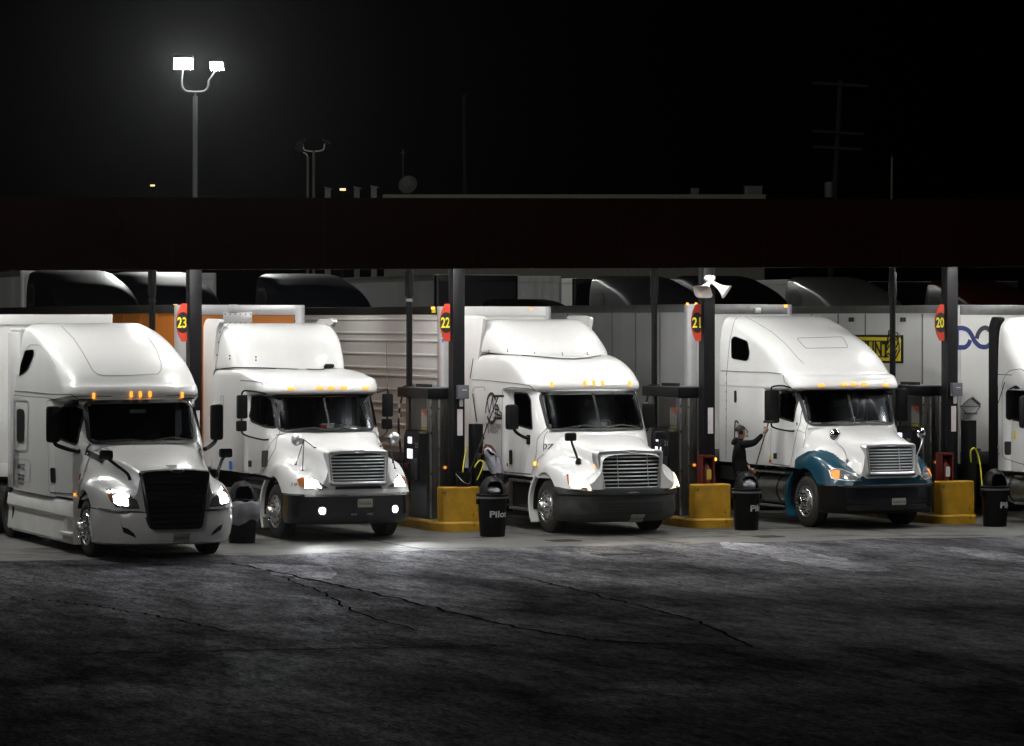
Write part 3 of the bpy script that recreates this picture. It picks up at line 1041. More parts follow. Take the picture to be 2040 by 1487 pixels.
# ---------- truck 1, new style cab with tall integrated roof, far left
def truck_one():
    root, B = truck_root('semi_truck', 'white sleeper truck with all-black grille and full length side skirts', (-6.38, 54.96))
    wind = rpoly([(-.99, 1.97), (.99, 1.97), (.975, 2.69), (-.975, 2.69)], [.13, .13, .16, .16], 6)
    dwin = rpoly(flank(root, K1([(300, 640), (385, 613), (403, 640), (413, 828), (300, 785)]), -1.17), .06, 4)
    holes = [('front', inset(wind, .035)), ('side', inset(dwin, .03))]
    shell(B, 'cab', [(.98, -.10, -2.2, 1.20, .8, 3.0), (1.5, -.12, -2.2, 1.20, .75, 3.0), (1.9, -.22, -2.2, 1.195, .72, 3.0), (1.97, -.27, -2.2, 1.19, .70, 3.0),
                     (2.2, -.40, -2.2, 1.18, .68, 3.0), (2.45, -.54, -2.2, 1.165, .66, 3.0), (2.72, -.70, -2.2, 1.15, .65, 3.0), (2.9, -.85, -2.2, 1.12, .65, 3.0)],
          'white_paint', holes=holes, cap=False, lining='cab_lining')
    shell(B, 'sleeper', [(.95, -1.75, -4.86, 1.245, .5, 3, .03), (1.6, -1.75, -4.86, 1.245, .5, 3, .03), (2.3, -1.75, -4.86, 1.245, .5, 3, .03), (2.95, -1.75, -4.82, 1.245, .5, 3, .03)], 'white_paint', cap=False, holes=INSIDE)
    shell(B, 'roof_fairing', [(2.70, -.86, -4.83, 1.235, .68, 3.1, .03), (2.74, -.74, -4.82, 1.25, .68, 3.1, .03), (2.84, -.71, -4.8, 1.25, .68, 3.1, .03), (2.95, -.76, -4.76, 1.25, .72, 3.0, .03), (3.02, -.86, -4.74, 1.248, .74, 3.0, .03),
                              (3.2, -1.05, -4.67, 1.243, .8, 2.9, .03), (3.45, -1.42, -4.57, 1.235, .95, 2.8, .03), (3.7, -1.93, -4.47, 1.215, 1.15, 2.6, .03), (3.88, -2.42, -4.4, 1.18, 1.3, 2.5, .05),
                              (4.0, -2.9, -4.33, 1.12, 1.3, 2.5, .06), (4.065, -3.3, -4.28, 1.02, .95, 2.5, .06), (4.09, -3.6, -4.25, .88, .6, 2.5, .06)],
          'white_paint', sub=9)
    ex = MB()
    for s in (-1, 1):
        ex.box((-4.78, s * 1.22, 2.45), (.9, .05, 2.95), .02)
    ex.box((-4.72, 0, 3.96), (.78, 2.45, .06), .025)
    ex.build('side_extender', 'white_paint', root, 40)
    hood(B, HOOD_NEW, 'white_paint', yg=.5, zfull=.4)
    wheel_well(root)
    # bumper with the black lower grille reaching down into it
    bumper(B, [(.10, .84), (.0, .88), (-.03, .80), (-.04, .62), (.0, .42), (.06, .30), (.16, .265)], 'white_paint', 1.44, .95, 1.235, 2.6, .64)
    grille(root, 1.565, .63, .47, .545, 1.545, 9, 'black_plastic', 'black_plastic', .03, .17, .05, back='seal', barr=.016, top_bow=.04)
    lamp(B, [(573, 1066), (600, 1068), (700, 1103), (735, 1128), (752, 1173), (690, 1172), (630, 1162), (598, 1135), (580, 1100)],
         [(577, 1071), (604, 1080), (607, 1112), (600, 1128), (583, 1099)], [(612, 1108), (640, 1098), (680, 1103), (692, 1135), (688, 1158), (640, 1157), (618, 1142)], K1,
         bezel='black_plastic', drl=[(606, 1074), (660, 1090), (698, 1107), (694, 1113), (650, 1098), (606, 1083)])
    for kind in ('pix', 'pixm'):
        B.patch('fog_recess', K1([(637, 1190), (652, 1245), (665, 1300), (735, 1330), (722, 1305), (690, 1280), (660, 1270)]), kind, .010, 'seal', h=4)
        B.patch('bumper_vent', K1([(782, 1218), (812, 1222), (820, 1268), (795, 1262)]), kind, .012, 'seal', h=4)
        B.line('bumper_seam', K1([(520, 1170), (620, 1186), (720, 1192), (815, 1194)]), kind, 2.2, .012, 'dark_seam', h=4)
        B.line('cowl_trim', K1([(462, 868), (520, 895), (560, 918)]), kind, 11, .012, 'black_plastic', h=3)
        B.line('hood_seam', K1([(487, 826), (470, 850), (462, 880)]), kind, 3, .012, 'dark_seam', h=3)
    B.patch('hood_vent', [(-.11, 1.63), (.11, 1.63), (.08, 1.60), (-.08, 1.60)], 'front', .01, 'seal', h=.05)
    plate(B, (.12, .40))
    B.patch('tow_cover', rpoly([(-.30, .34), (.42, .34), (.42, .46), (-.30, .46)], .02, 2), 'front', .006, 'white_skirt', h=.1)
    windows(B, root, wind, dwin, -.4)
    wipers(B, 0, [[(-.85, 2.0), (-.3, 2.03), (.0, 2.0)], [(.1, 2.0), (.5, 2.05), (.85, 2.0)]])
    door(B, root, rpoly(flank(root, K1([(268, 592), (392, 566), (418, 590), (441, 700), (452, 832), (432, 868), (438, 1000), (424, 1096), (280, 1084)]), -1.2), .05, 3), dwin,
         rpoly(flank(root, K1([(284, 952), (303, 954), (304, 1034), (286, 1032)]), -1.2), .05, 4))
    for kind in ('pix', 'pixm'):
        w = B.patch('roof_window', rpoly(K1([(104, 463), (113, 395), (138, 318), (186, 315), (184, 350), (150, 425)]), 5, 4), kind, .010, 'seal', h=5)
        B.patch('roof_window_pane', inset(rpoly(K1([(104, 463), (113, 395), (138, 318), (186, 315), (184, 350), (150, 425)]), 5, 4), 1.4), kind, .014, 'dark_glass', w, h=5)
        B.line('fairing_groove', K1([(130, 330), (165, 288), (215, 292), (260, 340), (300, 410)]), kind, 1.3, .006, 'groove', h=4)
        B.line('fairing_groove', K1([(70, 500), (92, 350), (110, 230), (135, 195)]), kind, 1.6, .006, 'dark_seam', h=4)
        B.line('fairing_groove', K1([(56, 538), (150, 543), (260, 555), (385, 558), (420, 580), (440, 606)]), kind, 1.5, .008, 'dark_seam', h=4)
        f = B.line('window_frame', rpoly(K1([(80, 586), (155, 590), (148, 862), (76, 852)]), 6, 4), kind, 2.6, .010, 'groove', None, True, h=4)
        B.patch('sleeper_window', rpoly(K1([(93, 634), (134, 636), (132, 818), (93, 812)]), 7, 5), kind, .012, 'seal', f, h=5)
        B.line('locker_door', rpoly(K1([(73, 903), (165, 910), (163, 1032), (72, 1020)]), 6, 4), kind, 1.3, .010, 'groove', None, True, h=4)
    B.line('roof_panel', K1([(330, 190), (400, 262), (450, 340), (498, 428), (525, 450), (560, 457), (700, 456), (850, 449), (868, 425), (868, 388), (840, 312), (790, 242), (740, 195)]), 'pix', 2.0, .006, 'groove', h=4)
    tx = flank(root, K1([(115, 946), (118, 975), (116, 992), (560, 1155)]), -1.25)
    B.text('lettering', 'MGZ', (.55, .11), tx[0], 'right', 'ink', bold=.02, off=.008)
    mb = MB()
    for dz, wd in ((-.16, .52), (-.235, .50), (-.31, .34)):
        for k in range(5):
            x0 = tx[0][0] - wd / 2 + wd * k / 5
            B.line('lettering', [(x0, tx[0][1] + dz), (x0 + wd / 5 - .03, tx[0][1] + dz)], 'right', .045, .008, 'ink', mb=mb, build=False)
    mb.build('small_print', 'ink', root, 0)
    B.text('fleet_number', '08', (.24, .10), tx[3], 'right', 'ink', bold=.02, off=.016)
    st = flank(root, K1([(424, 1002)]), -1.2)[0]
    B.patch('red_badge', [(st[0] - .03, st[1] - .06), (st[0] + .03, st[1] - .06), (st[0] + .03, st[1] + .06), (st[0] - .03, st[1] + .06)], 'right', .012, 'text_red', h=.05)
    marker(root, B, [(-.82, 2.80), (-.15, 2.82), (.02, 2.82), (.20, 2.82), (.82, 2.80)], d=(.05, .05, .11))
    sm = flank(root, K1([(403, 1097)]), -1.21)[0]
    m = MB()
    m.box((sm[0], -1.215, sm[1]), (.06, .03, .05), .01)
    m.build('side_marker', 'amber_marker', root, 50)
    for s in (-1, 1):
        mirror_head(root, (-.92, s * 1.52, 2.30), (.16, .24, .66), s * -.25, [smooth_path([(-.9, s * 1.5, 2.0), (-.88, s * 1.46, 1.93), (-.7, s * 1.3, 1.86), (-.5, s * 1.16, 1.83)])], .04, bev=.07)
        q = MB()
        q.box((.93, s * 1.08, 1.82), (.12, .24, .17), .05)
        hm = q.build('hood_mirror', 'black_plastic', root, 50)
        a = MB()
        a.tube(smooth_path([(.95, s * 1.04, 1.75), (1.02, s * .98, 1.69), (1.30, s * .82, 1.52), (1.36, s * .78, 1.40)]), .03, 8)
        a.build('mirror_arm', 'black_plastic', hm, 50)
    vz = MB()
    vz.box((-.9, -1.19, 2.665), (.62, .14, .10), .04, (0, -.12, 0))
    vz.build('rain_visor', 'black_plastic', root, 50)
    # full length skirts with a boarding step
    for s in (-1, 1):
        m = MB()
        rows = []
        for z, y in ((.94, 1.17), (.86, 1.22), (.66, 1.235), (.60, 1.20), (.30, 1.225), (.22, 1.23), (.17, 1.20)):
            rows.append([Vector((x, s * (y - (.05 if x > -1.3 and .25 < z < .62 else 0)), z)) for x in (-.62, -.7, -1.2, -1.28, -1.34, -1.4, -2.4, -3.4, -4.4, -5.3)])
        m.grid(rows)
        sk = m.build('side_skirt', 'white_skirt', root, 30)
        m2 = MB()
        m2.box((-1.02, s * 1.20, .34), (.82, .16, .06), .02)
        m2.box((-.62, s * 1.14, .60), (.05, .2, .85), .02)
        m2.build('boarding_step', 'white_skirt', sk, 40)
    wheel(root, 0, -1)
    wheel(root, 0, 1)
    chassis(root, -7.2, tank=False)
    cab_inside(root, -.5)
    m = MB()
    m.box((-.62, -.05, 2.52), (.05, .30, .07), .02)
    m.build('sun_sensor', 'text_grey', root, 40)
    return root, B

# ---------- truck 2, conventional cab with a separate box-like roof deflector
def old_cab(B, root, wind, dwin, xw, xr, paint='white_paint', zt=2.78):
    holes = [('front', inset(wind, .035)), ('side', inset(dwin, .03))]
    o = xw
    shell(B, 'cab', [(1.17, o + .25, -1.75, 1.18, .8, 3.0), (1.5, o + .22, -1.75, 1.18, .75, 3.0), (1.93, o + .06, -1.75, 1.165, .70, 3.1), (2.0, o, -1.75, 1.16, .66, 3.1),
                     (2.25, o - .12, -1.75, 1.15, .62, 3.1), (2.5, o - .25, -1.75, 1.14, .60, 3.1), (zt - .06, o - .37, -1.75, 1.125, .6, 3.1), (zt + .12, o - .46, -1.75, 1.11, .6, 3.1)],
          paint, holes=holes, cap=False, lining='cab_lining')
    shell(B, 'sleeper', [(1.17, -1.42, xr, 1.235, .35, 3.5, .07), (1.8, -1.42, xr, 1.245, .35, 3.5, .07), (2.5, -1.42, xr, 1.245, .35, 3.5, .07), (3.06, -1.42, xr, 1.24, .35, 3.5, .07)], paint, cap=False, holes=INSIDE)

def old_bumper(B, root, material, lip='dull_chrome'):
    bumper(B, [(.06, .885), (.0, .90), (-.02, .87), (.0, .84), (.0, .52), (.02, .46), (.035, .40), (.10, .335), (.2, .32)], material, 1.45, .85, 1.225, 2.9, .68)

def truck_two():
    root, B = truck_root('semi_truck', 'white truck with box-like roof deflector and bright fog lamps, between pumps 23 and 22', (-3.42, 59.56))
    wind = rpoly([(-.96, 2.02), (.96, 2.02), (.985, 2.70), (-.985, 2.70)], [.12, .12, .04, .04], 5)
    dwin = rpoly(flank(root, K2([(313, 598), (378, 596), (398, 640), (414, 783), (318, 744), (308, 725)]), -1.16), .05, 4)
    old_cab(B, root, wind, dwin, -.22, -3.85)
    shell(B, 'roof_cap', [(2.69, -.52, -3.85, 1.16, .7, 3.2, .07), (2.76, -.42, -3.85, 1.22, .7, 3.2, .07), (2.86, -.44, -3.85, 1.24, .7, 3.2, .07), (2.96, -.52, -3.85, 1.24, .7, 3.2, .07), (3.0, -.62, -3.85, 1.24, .7, 3.2, .07),
                          (3.06, -.95, -3.85, 1.235, .75, 3.2, .07), (3.12, -1.4, -3.85, 1.225, .7, 3, .07), (3.16, -1.9, -3.85, 1.19, .6, 3, .07), (3.18, -2.2, -3.82, 1.1, .4, 3, .07)], 'worn_white_paint')
    shell(B, 'roof_deflector', [(3.17, -2.28, -3.7, 1.20, .55, 3.4, .08), (3.24, -2.30, -3.7, 1.21, .55, 3.4, .08), (3.5, -2.40, -3.7, 1.205, .55, 3.4, .08), (3.75, -2.55, -3.7, 1.195, .55, 3.4, .08), (3.92, -2.75, -3.7, 1.18, .55, 3.2, .08),
                                (4.02, -2.98, -3.7, 1.15, .5, 3, .08), (4.07, -3.25, -3.7, 1.08, .4, 3, .08), (4.085, -3.5, -3.68, .95, .15, 3, .08)], 'worn_white_paint')
    ex = MB()
    for s in (-1, 1):
        A = rpoly([(-3.66, 1.2), (-3.55, 3.4), (-3.32, 4.02), (-3.12, 4.10), (-3.22, 4.17), (-4.0, 4.18), (-4.2, 4.05), (-4.2, 1.2)], .10, 4)
        ex = MB()
        ex.extrude([Vector((x, s * 1.15, z)) for x, z in A], [Vector((x, s * 1.25, z)) for x, z in A])
        ex.build('side_extender', 'worn_white_paint', root, 30)
    hood(B, HOOD_OLD, 'worn_white_paint')
    wheel_well(root)
    quarter_fender(root, 'worn_white_paint')
    old_bumper(B, root, 'navy_gloss')
    B.line('bumper_lip', [(-1.02, .875), (-.5, .875), (0, .875), (.5, .875), (1.02, .875)], 'front', .03, .006, 'dull_chrome', h=.05)
    grille(root, 1.42, .625, .585, 1.05, 1.70, 8, slant=.10, crown=.14, fw=.075, barr=.013, top_bow=.03)
    B.patch('hood_intake', rpoly([(-.47, .985), (.47, .985), (.45, 1.035), (-.45, 1.035)], .02, 3), 'front', .03, 'seal', h=.08)
    lamp(B, [(574, 1076), (600, 1060), (640, 1057), (700, 1080), (740, 1108), (757, 1127), (690, 1131), (620, 1131), (586, 1112)],
         [(580, 1077), (617, 1065), (610, 1120), (592, 1112)], [(622, 1068), (690, 1086), (716, 1122), (625, 1126)], K2)
    for kind in ('pix', 'pixm'):
        f = B.patch('fog_lamp', rpoly(K2([(697, 1228), (745, 1228), (745, 1278), (697, 1278)]), 7, 6), kind, .012, 'dull_chrome', h=4)
        B.patch('fog_lamp_bulb', rpoly(K2([(704, 1235), (738, 1235), (738, 1271), (704, 1271)]), 6, 6), kind, .016, 'fog_white', f, h=4)
        B.line('hood_seam', K2([(480, 800), (462, 850), (455, 900), (420, 960), (380, 1040)]), kind, 1.2, .008, 'seam', h=4)
        B.line('cap_groove', K2([(255, 510), (330, 515), (375, 524), (385, 535)]), kind, 2.2, .008, 'seam', h=4)
        B.line('rivet_seam', K2([(200, 185), (160, 215), (138, 270), (125, 380), (112, 455)]), kind, 1.0, .008, 'seam', h=4)
        B.patch('chassis_vent', K2([(302, 966), (322, 966), (322, 1003), (302, 1003)]), kind, .012, 'seal', h=4)
        B.line('sleeper_vent', rpoly(K2([(146, 598), (159, 598), (159, 670), (146, 670)]), 2, 2), kind, .9, .008, 'seam', None, True, h=4)
    B.line('deflector_seam', K2([(100, 480), (112, 455), (140, 444), (220, 437), (400, 440), (560, 446), (700, 450), (735, 449)]), 'pix', 2.3, .010, 'seal', h=4)
    mb = MB()
    for x, y in ((195, 370), (195, 386), (343, 377), (343, 395), (407, 525), (140, 235), (132, 292), (122, 365)):
        p = B.hit('pix', K2([(x, y)])[0], .004)
        if p:
            mb.lathe([(.018, 0), (.018, .006), (0, .01)], (.5, -.8, .2), p, 8)
    mb.build('rivet', 'dark_seam', root, 40)
    for q, s in (((.50, 1.96), -1),):
        p = B.hit('pix', K2([(755, 436)])[0], .03)
        m = MB()
        m.box(p + Vector((0, 0, .02)), (.12, .16, .09), .03)
        m.tube([p + Vector((0, -.1, 0)), p + Vector((0, .1, .03))], .03, 8)
        m.build('roof_camera', 'black_plastic', root, 50)
    plate(B, (.10, .725), .30, .16)
    for y in (-.12, .20):
        B.patch('tow_slot', [(y - .06, .50), (y + .06, .50), (y + .06, .535), (y - .06, .535)], 'front', .006, 'rail_metal', h=.08)
    windows(B, root, wind, dwin, -.3)
    B.line('windshield_post', [(.02, 2.02), (.0, 2.70)], 'front', .045, .012, 'seal')
    wipers(B, 0, [[(-.75, 2.05), (-.3, 2.08), (-.05, 2.04)], [(.1, 2.05), (.5, 2.09), (.8, 2.05)]])
    door(B, root, rpoly(flank(root, K2([(293, 594), (380, 586), (405, 620), (428, 800), (408, 880), (372, 1044), (286, 1038)]), -1.18), .04, 3), dwin, paint='worn_white_paint')
    hnd = rpoly(flank(root, K2([(376, 910), (404, 908), (404, 1000), (376, 1006)]), -1.19), .05, 4)
    for kind in ('right', 'left'):
        h = B.patch('door_handle', hnd, kind, .016, 'box_dark', h=.05)
    bs = flank(root, K2([(200, 993)]), -1.24)[0]
    B.patch('blue_sticker', [(bs[0] - .09, bs[1] - .08), (bs[0] + .09, bs[1] - .08), (bs[0] + .09, bs[1] + .08), (bs[0] - .09, bs[1] + .08)], 'right', .010, 'blue_sticker', h=.06)
    fn = flank(root, K2([(542, 1105)]), -1.2)[0]
    B.text('fleet_number', '19', (.12, .07), fn, 'right', 'ink', off=.016)
    # amber lamps along the roof cap
    marker(root, B, [(-.70, 2.83), (-.12, 2.84), (.12, 2.84), (.38, 2.84), (.85, 2.83)], d=(.05, .13, .055))
    for s in (-1, 1):
        m1 = mirror_head(root, (-1.0, s * 1.5, 2.48), (.10, .22, .46), s * -.2, [
            smooth_path([(-.62, s * 1.14, 2.74), (-.8, s * 1.4, 2.79), (-.98, s * 1.5, 2.76), (-1.0, s * 1.5, 2.5), (-1.02, s * 1.5, 2.1), (-.98, s * 1.47, 1.95), (-.72, s * 1.22, 1.86), (-.5, s * 1.13, 1.86)], 8)], .018, bev=.04)
        q = MB()
        q.box((-1.04, s * 1.5, 2.11), (.09, .22, .21), .045, (0, 0, s * -.2))
        q.build('convex_mirror', 'black_plastic', m1, 50)
        h = MB()
        c = Vector((.70, s * .98, 1.90))
        h.lathe([(0, .07), (.06, .06), (.10, .03), (.115, 0), (.11, -.01), (0, -.012)], (1, s * .15, 0), c, 24)
        hm = h.build('hood_mirror', 'dull_chrome', root, 50)
        a = MB()
        top = Vector((.74, s * .86, 1.90))
        a.tube([c, top], .010, 6)
        for fx, fy in ((.62, .98), (.86, .93), (.80, .66)):
            p = B.hit('top', (fx, s * fy), 0)
            a.tube([top, p], .009, 6)
            a.lathe([(.03, 0), (.025, .02), (0, .025)], (0, 0, 1), p, 8)
        a.build('mirror_arm', 'chassis', hm, 50)
    an = MB()
    an.tube([(-1.05, 1.50, 2.0), (-1.05, 1.52, 2.6), (-1.07, 1.50, 3.75)], [.008, .006, .004], 5)
    an.build('aerial', 'seal', root, 50)
    wheel(root, 0, -1)
    wheel(root, 0, 1)
    chassis(root, -7.2, tank_x=(-1.0, -2.5), tank_mat='box_dark')
    for s in (-1, 1):
        m = MB()
        m.box((-1.45, s * 1.06, .93), (1.7, .34, .05), .012)
        m.box((-.75, s * 1.10, .36), (.5, .2, .04), .01)
        m.build('step', 'aluminium', root, 40)
    cab_inside(root, -.38)
    m = MB()
    m.box((-.46, -.18, 2.03), (.18, .32, .08), .03)
    m.box((-.42, -.06, 2.10), (.12, .14, .08), .03)
    m.build('red_cap', 'red_cloth', root, 50)
    m = MB()
    m.box((-.40, .03, 2.09), (.02, .26, .14), .005, (0, .3, 0))
    m.build('paperwork', 'paper', root, 50)
    return root, B

# ---------- truck 3, aerodynamic cab with an add-on roof fairing
def truck_three():
    root, B = truck_root('semi_truck', 'white truck with wide chrome barred grille and round black emblem on its sleeper', (1.75, 61.16))
    wind = rpoly([(-1.02, 1.985), (1.02, 1.985), (1.04, 2.72), (-1.04, 2.72)], [.12, .12, .15, .15], 6)
    dwin = rpoly(flank(root, K3([(696, 588), (715, 578), (770, 584), (790, 620), (810, 788), (725, 765), (716, 745)]), -1.17), .05, 4)
    holes = [('front', inset(wind, .035)), ('side', inset(dwin, .03))]
    shell(B, 'cab', [(1.06, .25, -2.1, 1.20, .85, 3.0), (1.5, .2, -2.1, 1.20, .8, 3.0), (1.9, .04, -2.1, 1.195, .75, 3.0), (1.98, -.02, -2.1, 1.19, .72, 3.0),
                     (2.2, -.13, -2.1, 1.18, .70, 3.0), (2.45, -.26, -2.1, 1.165, .68, 3.0), (2.74, -.41, -2.1, 1.15, .66, 3.0), (2.9, -.52, -2.1, 1.13, .65, 3.0)],
          'white_paint', holes=holes, cap=False, lining='cab_lining')
    shell(B, 'sleeper', [(1.06, -1.62, -3.75, 1.25, .5, 3, .06), (1.6, -1.62, -3.75, 1.25, .5, 3, .06), (2.3, -1.62, -3.75, 1.25, .5, 3, .06), (3.0, -1.62, -3.75, 1.25, .5, 3, .06)], 'white_paint', cap=False, holes=INSIDE)
    shell(B, 'roof_cap', [(2.72, -.56, -3.75, 1.225, .72, 3.1, .06), (2.77, -.44, -3.75, 1.245, .72, 3.1, .06), (2.87, -.42, -3.75, 1.25, .72, 3.1, .06), (2.97, -.50, -3.75, 1.25, .74, 3.0, .06),
                          (3.1, -.66, -3.75, 1.25, .78, 3.0, .06), (3.22, -.85, -3.75, 1.245, .85, 2.9, .06), (3.34, -1.12, -3.75, 1.23, .95, 2.8, .06), (3.43, -1.45, -3.75, 1.18, 1.0, 2.7, .06), (3.48, -1.8, -3.72, 1.08, .9, 2.6, .06), (3.50, -2.1, -3.7, .9, .6, 2.5, .06)],
          'white_paint', sub=9)
    # upper fairing with a sagging lower edge
    shell(B, 'roof_fairing', [(3.40, -1.52, -3.3, 1.19, 1.25, 2.7, .06), (3.44, -1.50, -3.3, 1.20, 1.25, 2.7, .06), (3.55, -1.60, -3.3, 1.20, 1.25, 2.7, .06), (3.72, -1.80, -3.3, 1.19, 1.2, 2.6, .06), (3.88, -2.06, -3.3, 1.165, 1.1, 2.6, .06),
                              (4.02, -2.38, -3.3, 1.12, .95, 2.6, .06), (4.11, -2.68, -3.3, 1.06, .75, 2.6, .06), (4.155, -2.95, -3.28, .97, .5, 2.6, .06), (4.165, -3.1, -3.25, .85, .3, 2.6, .06)],
          'white_paint', sub=9, zfun=lambda p: .10 * max(0, min(1, (-p.x - 1.4) / 1.6)) * max(0, (3.75 - p.z) / .35))
    ex = MB()
    for s in (-1, 1):
        A = rpoly([(-3.72, 1.1), (-3.30, 3.3), (-3.06, 4.05), (-3.0, 4.2), (-3.3, 4.24), (-4.2, 4.24), (-4.2, 1.1)], .08, 4)
        ex = MB()
        ex.extrude([Vector((x, s * 1.17, z)) for x, z in A], [Vector((x, s * 1.235, z)) for x, z in A])
        ex.build('side_extender', 'white_paint', root, 30)
    st3 = [(x, [(y, z + (.03 if i > 2 else .02)) for i, (y, z) in enumerate(P)]) for x, P in HOOD_NEW]
    st3 = [(x + .08 if x < 0 else x, P) for x, P in st3]
    hood(B, st3, 'white_paint', yg=.62, zfull=.82)
    wheel_well(root)
    quarter_fender(root, 'white_paint', y0=1.0)
    bumper(B, [(.08, .87), (.0, .93), (-.02, .90), (-.02, .80), (.03, .76), (.02, .60), (.01, .45), (.06, .33), (.16, .265)], 'grey_plastic', 1.45, .95, 1.24, 2.6, .66)
    grille(root, 1.44, .735, .63, .80, 1.635, 9, slant=.10, crown=.16, fw=.085, verts=(-.30, .34), barr=.014, top_bow=.04, frame='dull_chrome')
    lamp(B, [(998, 1046), (1015, 1038), (1060, 1053), (1110, 1083), (1140, 1118), (1150, 1144), (1090, 1140), (1030, 1127), (1008, 1102)],
         [(1000, 1050), (1011, 1046), (1016, 1108), (1009, 1100)], [(1014, 1046), (1060, 1060), (1108, 1088), (1135, 1120), (1140, 1138), (1090, 1134), (1032, 1122), (1017, 1105)], K3, lit_mat='head_warm')
    B.patch('bumper_grille', rpoly([(-.66, .42), (.66, .42), (.70, .64), (-.70, .64)], .06, 4), 'front', .008, 'seal', h=.1)
    for z in (.48, .53, .58):
        B.line('bumper_slat', [(-.6, z), (0, z), (.6, z)], 'front', .012, .014, 'grey_plastic')
    for kind in ('pix', 'pixm'):
        B.patch('fog_recess', rpoly(K3([(1068, 1208), (1135, 1212), (1135, 1252), (1085, 1252)]), 4, 3), kind, .010, 'seal', h=4)
        B.line('hood_seam', K3([(890, 800), (872, 830), (868, 870), (868, 915)]), kind, 1.2, .010, 'seam', h=4)
        B.line('hood_seam', K3([(868, 930), (835, 960), (825, 1000)]), kind, 1.2, .010, 'seam', h=4)
        B.line('cap_seam', K3([(420, 505), (520, 508), (640, 520), (720, 528), (790, 540), (820, 570)]), kind, 1.6, .009, 'seam', h=4)
        B.line('fairing_seam', K3([(450, 500), (470, 375), (490, 250), (520, 165)]), kind, 1.6, .012, 'dark_seam', h=4)
        B.patch('grille_marker', K3([(1152, 990), (1160, 988), (1162, 1010), (1154, 1010)]), kind, .02, 'amber_marker', h=4)
        B.line('sleeper_locker', K3([(465, 570), (475, 548), (530, 548), (535, 570)]), kind, 1.8, .009, 'groove', h=4)
        B.line('air_deflector_strut', K3([(467, 585), (490, 745)]), kind, 2.0, .02, 'dark_seam', h=4)
    B.line('fairing_seam', K3([(470, 375), (560, 360), (700, 365), (840, 378), (960, 388), (1040, 390), (1120, 384), (1195, 368)]), 'pix', 1.8, .012, 'dark_seam', h=4)
    mb = MB()
    for x, y in ((557, 340), (557, 350), (662, 335), (662, 345), (815, 355), (972, 355), (975, 365), (1115, 352), (1118, 362)):
        p = B.hit('pix', K3([(x, y)])[0], .004)
        if p:
            mb.lathe([(.014, 0), (.014, .006), (0, .01)], (.5, -.8, .2), p, 8)
    mb.build('rivet', 'dark_seam', root, 40)
    plate(B, (.12, .34), .30, .15)
    windows(B, root, wind, dwin, -.15)
    B.line('windshield_post', [(.0, 1.985), (.0, 2.72)], 'front', .05, .012, 'black_plastic')
    wipers(B, 0, [[(-.8, 2.02), (-.3, 2.08), (-.08, 2.03)], [(.1, 2.03), (.5, 2.08), (.85, 2.03)]])
    door(B, root, rpoly(flank(root, K3([(645, 560), (690, 548), (785, 556), (812, 590), (836, 700), (845, 790), (826, 850), (826, 930), (800, 1044), (640, 1030)]), -1.2), .05, 3), dwin,
         rpoly(flank(root, K3([(672, 906), (692, 906), (693, 990), (674, 988)]), -1.2), .05, 4))
    # ring emblem with a stylised M and a lorry, and the lettering beneath it
    c = flank(root, K3([(572, 668)]), -1.25)[0]
    mb = MB()
    for a0, a1 in ((35, 150), (215, 325)):
        P = [(c[0] + .26 * math.cos(math.radians(a)), c[1] + .29 * math.sin(math.radians(a))) for a in range(a0, a1 + 1, 5)]
        B.line('x', P, 'right', .07, .010, 'ink', mb=mb, build=False)
    M_ = [[(-.52, -.14), (-.42, .16), (-.36, .16), (-.20, -.14), (.10, .30)], [(.10, .30), (.16, -.10)], [(-.52, -.14), (-.47, .05)]]
    for P in M_:
        B.line('x', [(c[0] + x * .6, c[1] + y * .8) for x, y in P], 'right', .042, .009, 'ink', mb=mb, build=False)
    for P in ([(.20, .12), (.44, .12), (.58, -.04), (.72, -.08), (.72, -.16)], [(.22, .02), (.50, .0)], [(.20, -.08), (.66, -.14)], [(.30, .12), (.30, -.16)], [(.42, .1), (.42, -.16)], [(.14, -.20), (.74, -.20)]):
        B.line('x', [(c[0] + x * .72, c[1] + y * .8 - .03) for x, y in P], 'right', .034, .009, 'ink', mb=mb, build=False)
    mb.build('company_emblem', 'ink', root, 0)
    tc = flank(root, K3([(583, 768), (582, 798)]), -1.25)
    B.text('lettering', 'MC TRUCKING', (.76, .10), tc[0], 'right', 'ink', off=.009, bold=.012)
    B.text('lettering', '& FREIGHT', (.56, .10), tc[1], 'right', 'ink', off=.009, bold=.012)
    fn = flank(root, K3([(880, 888)]), -1.12)[0]
    B.text('fleet_number', '07', (.17, .11), fn, 'right', 'ink', off=.012, bold=.005)
    rs = flank(root, K3([(658, 990)]), -1.22)[0]
    B.patch('red_badge', [(rs[0] - .04, rs[1] - .035), (rs[0] + .04, rs[1] - .035), (rs[0] + .04, rs[1] + .035), (rs[0] - .04, rs[1] + .035)], 'right', .012, 'text_red', h=.05)
    p = B.hit('pix', K3([(822, 985)])[0], .01)
    m = MB()
    m.lathe([(.045, 0), (.04, .03), (0, .04)], (0, -1, 0), p, 12)
    m.build('side_marker', 'amber_glow', root, 40)
    marker(root, B, [(-.84, 2.88), (-.15, 2.90), (.05, 2.90), (.24, 2.90), (.86, 2.88)], d=(.05, .055, .11))
